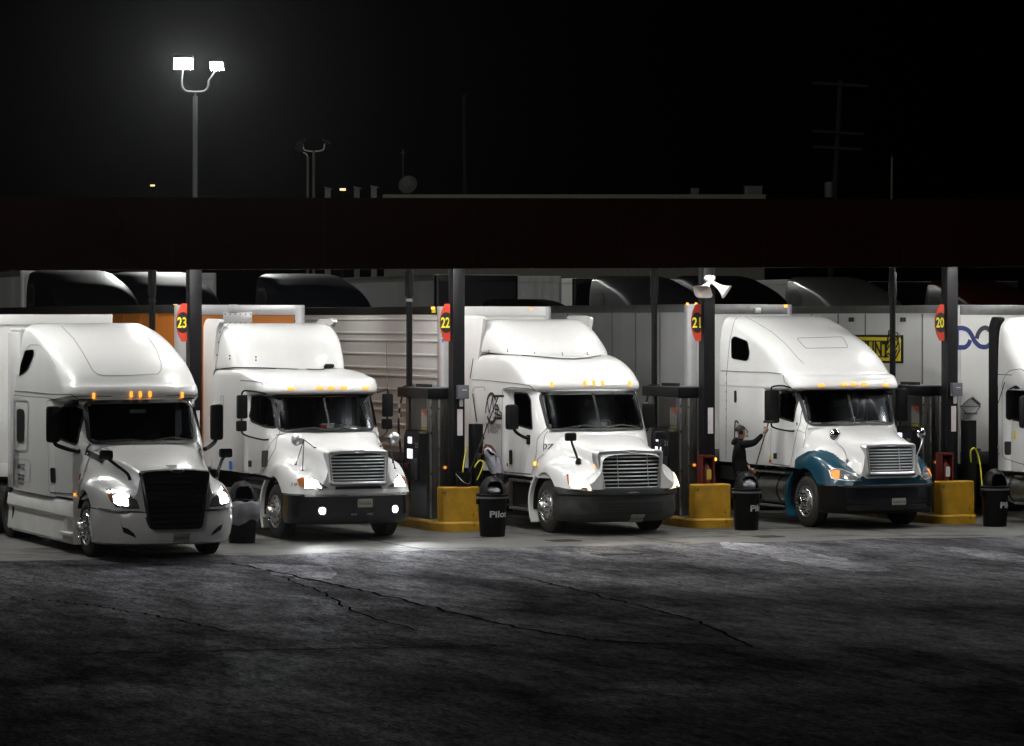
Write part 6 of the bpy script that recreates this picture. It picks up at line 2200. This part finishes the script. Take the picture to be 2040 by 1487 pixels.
def canopy():
    t0, t1 = -.35, 1.4
    root = thing('fuel_canopy', 'long flat canopy with deep dark red fascia over the fuel lanes', 'canopy', CF0 + CFD * .5)
    o = Vector(root.location)
    m = MB()
    rows = []
    N = 24
    for k in range(N + 1):
        t = t0 + (t1 - t0) * k / N
        b, tp = cz(t)
        p = CF0 + CFD * t - o
        rows.append([p + Vector((0, 0, b)) + CNX * .10, p + Vector((0, 0, b)), p + Vector((0, 0, (b + tp) / 2)), p + Vector((0, 0, tp)), p + Vector((0, 0, tp)) + CNX * .10])
    m.grid(rows)
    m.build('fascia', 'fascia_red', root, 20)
    D_ = 12.0
    m = MB()
    a, b = CF0 + CFD * t0 - o, CF0 + CFD * t1 - o
    for q in (.12, .30):
        pass
    def zb(t, back):
        return cz(t)[0] + 1.0 + ((.04 - .12 * t) if back else 0)
    m.extrude([a + CNX * .1 + Vector((0, 0, zb(t0, 0))), b + CNX * .1 + Vector((0, 0, zb(t1, 0))), b + CNX * D_ + Vector((0, 0, zb(t1, 1))), a + CNX * D_ + Vector((0, 0, zb(t0, 1)))],
              [a + CNX * .1 + Vector((0, 0, 6.1)), b + CNX * .1 + Vector((0, 0, 6.15)), b + CNX * D_ + Vector((0, 0, 6.15)), a + CNX * D_ + Vector((0, 0, 6.1))])
    m.build('soffit', 'soffit', root, 0)
    m = MB()
    rows = []
    for k in range(2):
        t = (t0, t1)[k]
        p = CF0 + CFD * t - o + CNX * (D_ + .02)
        rows.append([p + Vector((0, 0, zb(t, 1) - .30)), p + Vector((0, 0, 6.25)), p + CNX * .1 + Vector((0, 0, 6.25)), p + CNX * .1 + Vector((0, 0, zb(t, 1) - .30))])
    m.grid(rows, True)
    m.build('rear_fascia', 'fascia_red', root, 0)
    m = MB()
    for k in range(2):
        pass
    rows = []
    for t in (t0, t1):
        p = CF0 + CFD * t - o
        z = cz(t)[1]
        rows.append([p + Vector((0, 0, z)) - CNX * .015, p + Vector((0, 0, z + .02)) - CNX * .015, p + Vector((0, 0, z + .02)) + CNX * .12, p + Vector((0, 0, z)) + CNX * .12])
    m.grid(rows, True)
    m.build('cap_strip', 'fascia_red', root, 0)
    for k in range(12):                                  # lapped joints between the fascia sheets
        t = t0 + (t1 - t0) * (k + .4) / 12
        b_, tp = cz(t)
        p = CF0 + CFD * t - o - CNX * .006
        m = MB()
        m.box(p + Vector((0, 0, (b_ + tp) / 2)), (.05, .012, tp - b_ - .03), .002, (0, 0, math.atan2(CFD.y, CFD.x)))
        m.build('fascia_joint', 'fascia_red', root, 0)
    # lamps under it
    first = None
    n = 0
    for a_, offs, posn in ((13.5, (1.6, 4.6, 8.2), 'left of the leftmost truck'), (18.45, (1.6, 4.2, 7.6), 'in line with pump 23'), (23.4, (1.6, 4.2, 7.6), 'in line with pump 22'), (28.35, (1.6, 4.2, 7.6), 'in line with pump 21'), (34.5, (1.6, 4.2, 7.6), 'in line with pump 20'), (38.3, (1.6, 4.2, 7.6), 'at the right end')):
        # front edge of the canopy at this lane coordinate
        d0 = world(a_, 0)
        f = (d0 - CF0).dot(CNX) / Vector((DX, DY, 0)).dot(CNX)
        for i, of in enumerate(offs):
            bb = f + of
            p = world(a_, bb)
            t = (p - CF0).dot(CFD) / CFD.length_squared
            z = cz(t)[0] + 1.0 + (.04 - .12 * t) * of / D_
            lab = f'square flush canopy light {posn}, ' + ('nearest the fascia', 'midway under the roof', 'deepest under the roof')[i]
            if first is None:
                first = root2 = thing('canopy_light', lab, 'canopy light', (p.x, p.y, z), YAW, 'lights under the canopy')
                m = MB()
                m.box((0, 0, -.05), (.46, .46, .098), .02)
                m.build('housing', 'box_grey', root2, 30)
                m = MB()
                m.box((0, 0, -.108), (.36, .36, .012))
                m.build('lens', 'canopy_glow', root2, 0)
            else:
                r = copy_tree(first)
                r.location = (p.x, p.y, z)
                r['label'] = lab
            n += 1

def rear_floods():  # unseen lamps, put here because the rear row is lit from this side
    for k, (t, lab) in enumerate(((-.05, 'unseen flood light on the canopy back behind the leftmost truck'), (.38, 'unseen flood light on the canopy back behind pump 22'), (.80, 'unseen flood light on the canopy back behind pump 20'))):
        p = CF0 + CFD * t + CNX * 12.25
        z = 5.85
        r = thing('flood_light', lab, 'flood light', (p.x, p.y, z), math.atan2(CNX.y, CNX.x), 'flood lights on the back of the canopy')
        m = MB()
        m.box((.05, 0, 0), (.16, .40, .28), .03, (0, .35, 0))
        m.box((-.06, 0, .0), (.12, .06, .06), .01)
        m.build('housing', 'box_grey', r, 30)
        m = MB()
        m.box((.135, 0, -.03), (.01, .34, .22), 0, (0, .35, 0))
        m.build('lens', 'flood_glow', r, 0)
        L_ = bpy.data.lights.new('flood_lamp', 'SPOT')
        L_.energy = 3600
        L_.spot_size = math.radians(36)
        L_.spot_blend = .6
        L_.shadow_soft_size = .15
        lo = bpy.data.objects.new('flood_lamp', L_)
        lo.location = (p.x + CNX.x * .2, p.y + CNX.y * .2, z - .05)
        lo.rotation_euler = (CNX + Vector((0, 0, .12))).to_track_quat('-Z', 'Y').to_euler()
        COL.objects.link(lo)

# ------------------------------------------------------------------ the ground
def gz(x, y):
    b = -(x * DX + y * DY)
    t = max(0, min(1, (b - 76.5) / 7.0))
    return REAR_Z * t * t * (3 - 2 * t)

def ground():
    xs = sorted(set([-140, -100, -70] + [-50 + 2.5 * k for k in range(41)] + [70, 100, 140]))
    ys = sorted(set([-40, -20, 0, 20, 35] + [44 + 1.5 * k for k in range(50)] + [125, 140, 170, 220]))
    m = MB()
    m.grid([[Vector((x, y, gz(x, y))) for y in ys] for x in xs])
    tag(m.build('ground', 'asphalt', None, 60), 'dark patchy asphalt of the truck stop yard', 'ground', kind='structure')
    # concrete fuelling apron, front edge as in the photograph
    E0, E1 = ground_at(20, 1118), ground_at(2020, 1068)
    u = (E1 - E0)
    random.seed(5)
    fr = []
    for k in range(61):
        t = -.6 + 2.2 * k / 60
        fr.append(E0 + u * t + Vector((0, .16 * math.sin(k * 1.3) + random.uniform(-.10, .10), 0)))
    bk = [p + Vector((-DX, -DY, 0)) * 18.5 for p in fr]
    m = MB()
    rows = [[Vector((q.x, q.y, .004)) for q in fr], [Vector((q.x, q.y, .004)) for q in bk]]
    m.grid(rows)
    pv = tag(m.build('pavement', 'concrete', None, 0), 'pale stained concrete slab under the trucks', 'concrete slab', kind='structure')
    jl = [(world(a, 46), world(a, 78)) for a in (13.0, 15.9, 20.9, 25.9, 30.9, 35.8)]
    jl += [(world(6, 62.4 - .212 * (6 - 18.45)), world(46, 62.4 - .212 * (46 - 18.45))), (world(6, 57.0 - .212 * (6 - 18.45)), world(46, 57.0 - .212 * (46 - 18.45)))]
    for p0, p1 in jl:                                    # sealed joints between the slabs, cut off at the slab's front edge
        nrm = Vector((-u.y, u.x, 0)).normalized()
        d0, d1 = (p0 - E0).dot(nrm), (p1 - E0).dot(nrm)
        if d0 < .1:
            p0 = p0 + (p1 - p0) * ((.1 - d0) / (d1 - d0))
        t = (p1 - p0).normalized()
        w_ = Vector((-t.y, t.x, 0)) * .018
        m = MB()
        m.add([Vector((q.x, q.y, .008)) for q in (p0 + w_, p1 + w_, p1 - w_, p0 - w_)], [(0, 1, 2, 3)])
        m.build('slab_joint', 'tar', pv, 0)
    # darker resurfaced strip with a diagonal edge
    P = [ground_at(u_, v_) for u_, v_ in ((455, 1122), (560, 1142), (700, 1172), (850, 1208), (1010, 1246), (1180, 1275), (1330, 1282), (1700, 1290), (2300, 1300), (2300, 1900), (-300, 1900), (-300, 1130))]
    m = MB()
    m.add([Vector((q.x, q.y, .003)) for q in P], [tuple(range(len(P)))])
    tag(m.build('road', 'new_asphalt', None, 0), 'smoother darker strip of asphalt across the foreground', 'road', kind='structure')
    gr = bpy.data.objects['ground']
    for P, wd in (([(455, 1122), (560, 1143), (700, 1173), (850, 1209), (1010, 1247), (1180, 1276), (1330, 1284)], .07), ([(1040, 1150), (1130, 1172), (1260, 1205), (1390, 1240), (1500, 1290)], .05),
                  ([(20, 1192), (120, 1200), (230, 1215), (330, 1232), (470, 1262)], .05), ([(160, 1303), (380, 1300), (520, 1296), (800, 1291), (1020, 1287)], .06), ([(560, 1150), (640, 1180), (700, 1215), (830, 1258)], .04)):
        Q = [ground_at(*q) for q in P]
        Q = [(q.x, q.y) for q in Q]
        Q = [tuple(cr(Q, k / 12)) for k in range((len(Q) - 1) * 12 + 1)]
        Q = [(x + random.uniform(-.05, .05), y + random.uniform(-.12, .12)) for x, y in Q]
        Lr, Rr = strip(Q, wd)
        m = MB()
        m.grid([[Vector((q.x, q.y, .009)) for q in Lr], [Vector((q.x, q.y, .009)) for q in Rr]])
        m.build('tar_seam', 'tar', gr, 0)
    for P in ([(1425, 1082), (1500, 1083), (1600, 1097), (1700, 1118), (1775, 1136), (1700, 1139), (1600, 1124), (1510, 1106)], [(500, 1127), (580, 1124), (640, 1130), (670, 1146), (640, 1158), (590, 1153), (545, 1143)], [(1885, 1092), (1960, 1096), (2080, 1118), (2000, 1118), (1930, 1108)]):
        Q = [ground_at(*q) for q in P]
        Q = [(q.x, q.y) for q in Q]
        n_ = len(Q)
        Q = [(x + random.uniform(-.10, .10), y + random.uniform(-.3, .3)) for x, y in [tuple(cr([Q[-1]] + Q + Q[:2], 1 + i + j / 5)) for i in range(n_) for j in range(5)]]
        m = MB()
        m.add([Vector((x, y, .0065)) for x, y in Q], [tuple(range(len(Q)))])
        m.build('sheen_patch', 'sheen_asphalt', gr, 0)  # pale sheen on the asphalt, painted as flat patches
    for k, (u_, v_, w, d, lab) in enumerate(((1122, 1078, .55, .50, 'rusty square drain cover in front of the truck with wide chrome grille'), (1228, 1104, .8, .5, 'pale patched cover in the asphalt right of the rusty drain cover'), (1530, 1070, .5, .45, 'dark drain cover in front of the teal fendered truck'))):
        p = ground_at(u_, v_)
        r = thing('drain_cover', lab, 'drain cover', (p.x, p.y, .005), YAW, 'covers set in the ground')
        m = MB()
        m.box((0, 0, .004), (d, w, .012), .003)
        m.build('rim', 'rust', r, 30)
        m = MB()
        for q in range(6):
            m.box((-.16 + .064 * q, 0, .011), (.03, w * .8, .006))
        m.build('grate', 'rust' if k != 1 else 'concrete', r, 0)

# ------------------------------------------------------------------ background above the canopy
def background():
    # flood light mast
    p = at(389, 392, 110)
    z0 = gz(p.x, p.y)
    r = thing('flood_light_mast', 'tall pale mast with two blazing flood lights on a curved yoke', 'lamp post', (p.x, p.y, z0))
    top = HCAM + (VH - 192) * 110 / FPX - z0
    m = MB()
    m.tube([(0, 0, 0), (0, 0, top)], [.11, .085], 14)
    m.tube([(0, 0, top), (0, 0, top + .16)], .035, 8)
    m.build('mast', 'pole_metal', r, 40)
    m = MB()
    yk = [(-.47, 0, top + .55), (-.46, 0, top + .34), (-.38, 0, top + .22), (-.24, 0, top + .16), (.24, 0, top + .16), (.38, 0, top + .22), (.46, 0, top + .34), (.47, 0, top + .55)]
    m.tube(smooth_path(yk, 5), .035, 8)
    m.build('yoke', 'pole_metal', r, 50)
    for x, z, w, h, rz, nm in ((-.42, HCAM + (VH - 125) * 110 / FPX - z0, .72, .46, .15, 'left'), (.79, HCAM + (VH - 130) * 110 / FPX - z0, .52, .34, -.25, 'right')):
        m = MB()
        R = Euler((.5, 0, rz)).to_matrix()
        c = Vector((x, 0, z))
        m.box(c, (w, .22, h), .04, (.5, 0, rz))
        m.tube([c + Vector((0, .05, -.1)), Vector((math.copysign(.47, x), 0, top + .55))], .03, 6)
        b = m.build('flood_light', 'pole_metal', r, 30)
        m = MB()
        m.box(c + R @ Vector((0, -.116, 0)), (w * .92, .012, h * .9), .003, (.5, 0, rz))
        m.build('lens', 'flood_glow', b, 0)
        L_ = bpy.data.lights.new('flood_lamp', 'SPOT')
        L_.energy = 3600 if nm == 'left' else 1500
        L_.spot_size = math.radians(116)
        L_.spot_blend = .5
        L_.shadow_soft_size = .15
        L_.color = (.97, 1, .94)
        lo = bpy.data.objects.new('flood_lamp', L_)
        lo.location = Vector((p.x, p.y, z0)) + c + Vector((0, -.30, -.10))
        lo.rotation_euler = Vector((.1 * (1 if x > 0 else -1), -1, -.30)).to_track_quat('-Z', 'Y').to_euler()
        COL.objects.link(lo)
    # far lamp posts, unlit heads
    for u, v, Y, lab in ((613, 312, 150, 'slim lamp post with a single bent arm, left of its twin'), (625, 300, 152, 'lamp post with a wide forked arm against the night sky')):
        p = at(u, v, Y)
        z0 = gz(p.x, p.y)
        r = thing('street_lamp', lab, 'lamp post', (p.x, p.y, z0), 0, 'far unlit lamp posts')
        m = MB()
        m.tube([(0, 0, 0), (0, 0, p.z - z0)], .07, 8)
        m.build('post', 'roof_trim', r, 50)
        m = MB()
        if u > 620:
            for s in (-1, 1):
                m.tube(smooth_path([(0, 0, p.z - z0 - .05), (s * .3, 0, p.z - z0 - .02), (s * .48, 0, p.z - z0 + .06), (s * .53, 0, p.z - z0 + .32)], 4), .035, 6)
        else:
            m.tube(smooth_path([(0, 0, p.z - z0), (-.08, 0, p.z - z0 + .12), (-.22, 0, p.z - z0 + .2)], 4), .03, 6)
        m.build('arm', 'trailer_white', r, 50)
        m = MB()
        if u > 620:
            for s in (-1, 1):
                m.box((s * .60, 0, p.z - z0 + .45), (.4, .3, .12), .03, (0, s * .5, 0))
        else:
            m.box((-.42, 0, p.z - z0 + .45), (.35, .25, .4), .05, (0, .4, 0))
        m.build('lamp_head', 'dark_steel', r, 40)
    # building behind with roof equipment
    Y = 130
    a, b = at(765, 398, Y), at(1523, 398, Y)
    r = thing('flat_roofed_building', 'low building with pale roof edge behind the canopy', 'building', (a.x, Y, 0))
    z0, w, zt = 1.0, b.x - a.x, a.z
    m = MB()
    m.box((w / 2, 7, (z0 + zt - .1) / 2), (w, 14, zt - .1 - z0))
    m.build('wall', 'wall_render', r, 0)
    m = MB()
    m.box((w / 2, 6.9, zt + .10), (w + .1, 14.2, .22), .02)
    m.build('roof_edge', 'roof_trim', r, 0)
    for k in range(5):
        m = MB()
        m.box((w * (.14 + .18 * k), -.03, 4.2), (1.6, .08, 1.3), .02)
        m.build('window', 'dark_glass', r, 0)
    def roofbox(name, lab, cat, u, v, wd, h, Yo=4, m_='dish_grey', grp=None):
        q = at(u, v, Y + Yo)
        e = thing(name, lab, cat, (q.x, q.y, a.z + .2), 0, grp)
        m = MB()
        m.box((0, 0, h / 2), (wd, wd * .8, h), .03)
        m.build('casing', m_, e, 30)
        m = MB()
        m.box((0, 0, h + .02), (wd * 1.1, wd * .9, .05), .01)
        for k in range(5):
            m.box((0, -wd * .41, h * (.2 + .15 * k)), (wd * .8, .03, .03))
        m.build('grille', 'pole_metal', e, 0)
    roofbox('roof_vent', 'small narrow vent on the roof left of the large roof unit', 'roof vent', 1384, 375, .35, .40)
    roofbox('roof_unit', 'pale boxy air unit on the right end of the flat roof', 'air unit', 1500, 382, .72, .34, .6, 'roof_trim')
    q = at(814, 370, Y + 3)
    e = thing('satellite_dish', 'round grey satellite dish on the left end of the flat roof', 'satellite dish', (q.x, q.y, a.z + .2))
    m = MB()
    hz = q.z - a.z - .2
    c = Vector((0, 0, hz))
    ax = Vector((-.25, -1, .35)).normalized()
    m.lathe([(0, 0), (.2, .02), (.33, .07), (.41, .12), (.40, .13), (.32, .085), (.2, .035), (0, .015)], ax, c, 28)
    m.build('reflector', 'dish_grey', e, 40)
    m = MB()
    m.tube([Vector((0, .1, -.0)), c + Vector((0, .05, 0))], .03, 8)
    m.tube([c + Vector((0, 0, -.35)), c + ax * .4], .012, 6)
    m.lathe([(.04, 0), (.04, .08), (0, .09)], ax, c + ax * .36, 10)
    m.build('feed_arm', 'pole_metal', e, 40)
    q = at(803, 305, Y + 2)
    e = thing('aerial_mast', 'thin roof aerial mast rising behind the satellite dish', 'aerial', (q.x, q.y, a.z + .2))
    m = MB()
    m.tube([(0, 0, 0), (0, 0, q.z - a.z - .2)], .02, 6)
    m.build('mast', 'dish_grey', e, 50)
    m = MB()
    m.tube([(-.12, 0, q.z - a.z - .2), (.12, 0, q.z - a.z - .2)], .012, 6)
    m.tube([(0, 0, q.z - a.z - .35), (0, 0, q.z - a.z - .05)], .025, 6)
    m.build('whip', 'pole_metal', e, 50)
    # low chimney pots and lit openings beyond the canopy, left of the building
    for u, v, lab, mt in ((653, 383, 'low pale chimney leftmost beyond the canopy edge', 'roof_trim'), (711, 382, 'grey chimney with slanted cap beyond the canopy edge', 'dish_grey'), (745, 380, 'dim chimney just left of the flat roof', 'wall_render')):
        q = at(u, v, 122)
        e = thing('chimney', lab, 'chimney', (q.x, q.y, gz(q.x, q.y)), 0, 'chimneys beyond the canopy')
        h = q.z - gz(q.x, q.y) + .12
        m = MB()
        m.box((0, 0, h / 2), (.22, .22, h))
        m.build('stack', mt, e, 0)
        m = MB()
        m.box((.02, 0, h + .03), (.32, .28, .05), .01, (0, .2, 0))
        m.build('cap', 'pole_metal', e, 0)
    q = at(683, 378, 124)
    e = thing('distant_lamp', 'tiny warm lamp glowing beyond the canopy, between two chimneys', 'lamp', (q.x, q.y, gz(q.x, q.y)), 0, 'tiny distant lamps')
    h = q.z - gz(q.x, q.y)
    m = MB()
    m.tube([(0, 0, 0), (0, 0, h)], .04, 6)
    m.build('post', 'dark_steel', e, 50)
    m = MB()
    m.box((0, -.05, h), (.24, .1, .09), .02)
    m.build('lens', 'far_window', e, 40)
    q = at(304, 370, 160)
    e2 = copy_tree(e)
    e2.location = (q.x, q.y, q.z - h)
    e2['label'] = 'tiny orange lamp low in the sky left of the flood light mast'
    # utility poles
    for u0, v0, u1, v1, Y, rr, lab, arms, mt in ((1674, 160, 1662, 398, 120, .11, 'leaning wooden utility pole with cross arms and a transformer', True, 'wood_pole'), (924, 195, 926, 398, 150, .10, 'faint utility pole rising behind the flat roofed building', False, 'wood_pole'), (1777, 312, 1776, 398, 125, .05, 'slim pale pole standing alone at the right', False, 'roof_trim')):
        p1, p0 = at(u0, v0, Y), at(u1, v1, Y)
        g0 = gz(p0.x, p0.y)
        k = (p0.z - g0) / (p1.z - p0.z)
        base = p0 + (p0 - p1) * k
        e = thing('utility_pole', lab, 'utility pole', base, 0, 'utility poles')
        m = MB()
        m.tube([Vector((0, 0, 0)), p1 - base], [rr * 1.2, rr * .8], 10)
        m.build('pole', mt, e, 50)
        d = p1 - base
        m = MB()
        if arms:
            for f, w in ((.985, 1.0), (.83, .9), (.78, .85)):
                c = d * f
                m = MB()
                m.box(c + Vector((0, -.13, 0)), (w * 2.2, .09, .10), 0, (0, .06, 0))
                m.build('cross_arm', mt, e, 0)
            m = MB()
            m.lathe([(0, 0), (.16, .0), (.17, .03), (.17, .55), (.12, .6), (0, .61)], (0, 0, 1), d * .62 + Vector((-.22, -.1, 0)), 16)
            m.build('transformer', 'pole_metal', e, 40)
        else:
            m.lathe([(rr * 1.1, -.02), (rr * 1.1, .12), (0, .14)], (0, 0, 1), d, 10)
            m.build('cap', 'dark_steel', e, 40)

# ------------------------------------------------------------------ lights of the lorries
def beams(root, spots, energy, col, size=78, tilt=-.10):
    for k, (x, y, z) in enumerate(spots):
        L_ = bpy.data.lights.new('headlight_beam', 'SPOT')
        L_.energy = energy
        L_.color = col
        L_.spot_size = math.radians(size)
        L_.spot_blend = .8
        L_.shadow_soft_size = .05
        o = bpy.data.objects.new('headlight_beam', L_)
        M = root.matrix_basis
        p = M @ Vector((x, y, z))
        d = (M.to_3x3() @ Vector((1, 0, tilt))).normalized()
        o.location = p
        o.rotation_euler = d.to_track_quat('-Z', 'Y').to_euler()
        COL.objects.link(o)

# ------------------------------------------------------------------ assemble
ground()
r1, B1 = truck_one()
r2, B2 = truck_two()
r3, B3 = truck_three()
r4, B4 = truck_four()
truck_five()
build_trailers()
rear_row()
for n in (23, 22, 21, 20):
    island(n)
horns()
trash_cans()
people()
canopy()
rear_floods()
background()
beams(r2, [(1.30, -.85, 1.05), (1.30, .85, 1.05)], 300, (.93, .95, 1))
beams(r2, [(1.52, -.95, .62), (1.52, .95, .62)], 60, (.94, 1, .97), 100, -.2)
beams(r1, [(1.42, -.80, 1.0), (1.42, .80, 1.0)], 90, (.93, .95, 1))
beams(r3, [(1.40, -.85, 1.05), (1.40, .85, 1.05)], 150, (1, .86, .7))

# thin haze added so the flood lights show a glow like lens bloom
m_, nt_, p_ = nodes_of('glow_haze')
nt_.nodes.remove(p_)
pv = nt_.nodes.new('ShaderNodeVolumePrincipled')
pv.inputs['Color'].default_value = (.95, .97, 1, 1)
pv.inputs['Density'].default_value = HAZE
pv.inputs['Anisotropy'].default_value = 0.9
nt_.links.new(pv.outputs[0], nt_.nodes['Material Output'].inputs['Volume'])
MATS['glow_haze'] = m_
hz = MB()
hz.box((0, 90, 11), (300, 280, 26))
tag(hz.build('haze', 'glow_haze', None, 0), 'thin haze added for the glow round the flood lights', 'haze', kind='stuff')

w = bpy.data.worlds.new('World')
scene.world = w
w.use_nodes = True
bg = w.node_tree.nodes['Background']
sky = w.node_tree.nodes.new('ShaderNodeTexSky')
sky.sky_type = 'NISHITA'
sky.sun_disc = False
sky.sun_elevation = math.radians(-6)
sky.sun_rotation = math.radians(200)
w.node_tree.links.new(sky.outputs[0], bg.inputs[0])
bg.inputs[1].default_value = 0.01
# a weak, very soft light: fill added behind the camera, in place of unseen yard lamps
sl = bpy.data.lights.new('front_fill', 'SUN')
sl.energy = .32
sl.angle = math.radians(24)
sl.color = (1, .98, .94)
so = bpy.data.objects.new('front_fill', sl)
so.rotation_euler = Vector((.32, 1, -.52)).to_track_quat('-Z', 'Y').to_euler()
COL.objects.link(so)

cam = bpy.data.cameras.new('camera')
co = bpy.data.objects.new('camera', cam)
COL.objects.link(co)
co.location = (0, 0, HCAM)
co.rotation_euler = (PI / 2, 0, 0)
cam.sensor_width = 36
cam.lens = FPX / 2040 * 36
cam.shift_x = 0.0
cam.shift_y = (VH - 743.5) / 2040
cam.clip_end = 2000
cam.clip_start = .5
scene.camera = co
scene.view_settings.view_transform = 'Standard'
scene.view_settings.look = 'None'
scene.view_settings.exposure = 0
scene.cycles.use_denoising = True
scene.cycles.denoising_prefilter = 'NONE'
scene.cycles.max_bounces = 8
scene.cycles.transparent_max_bounces = 12
scene.cycles.sample_clamp_indirect = 6
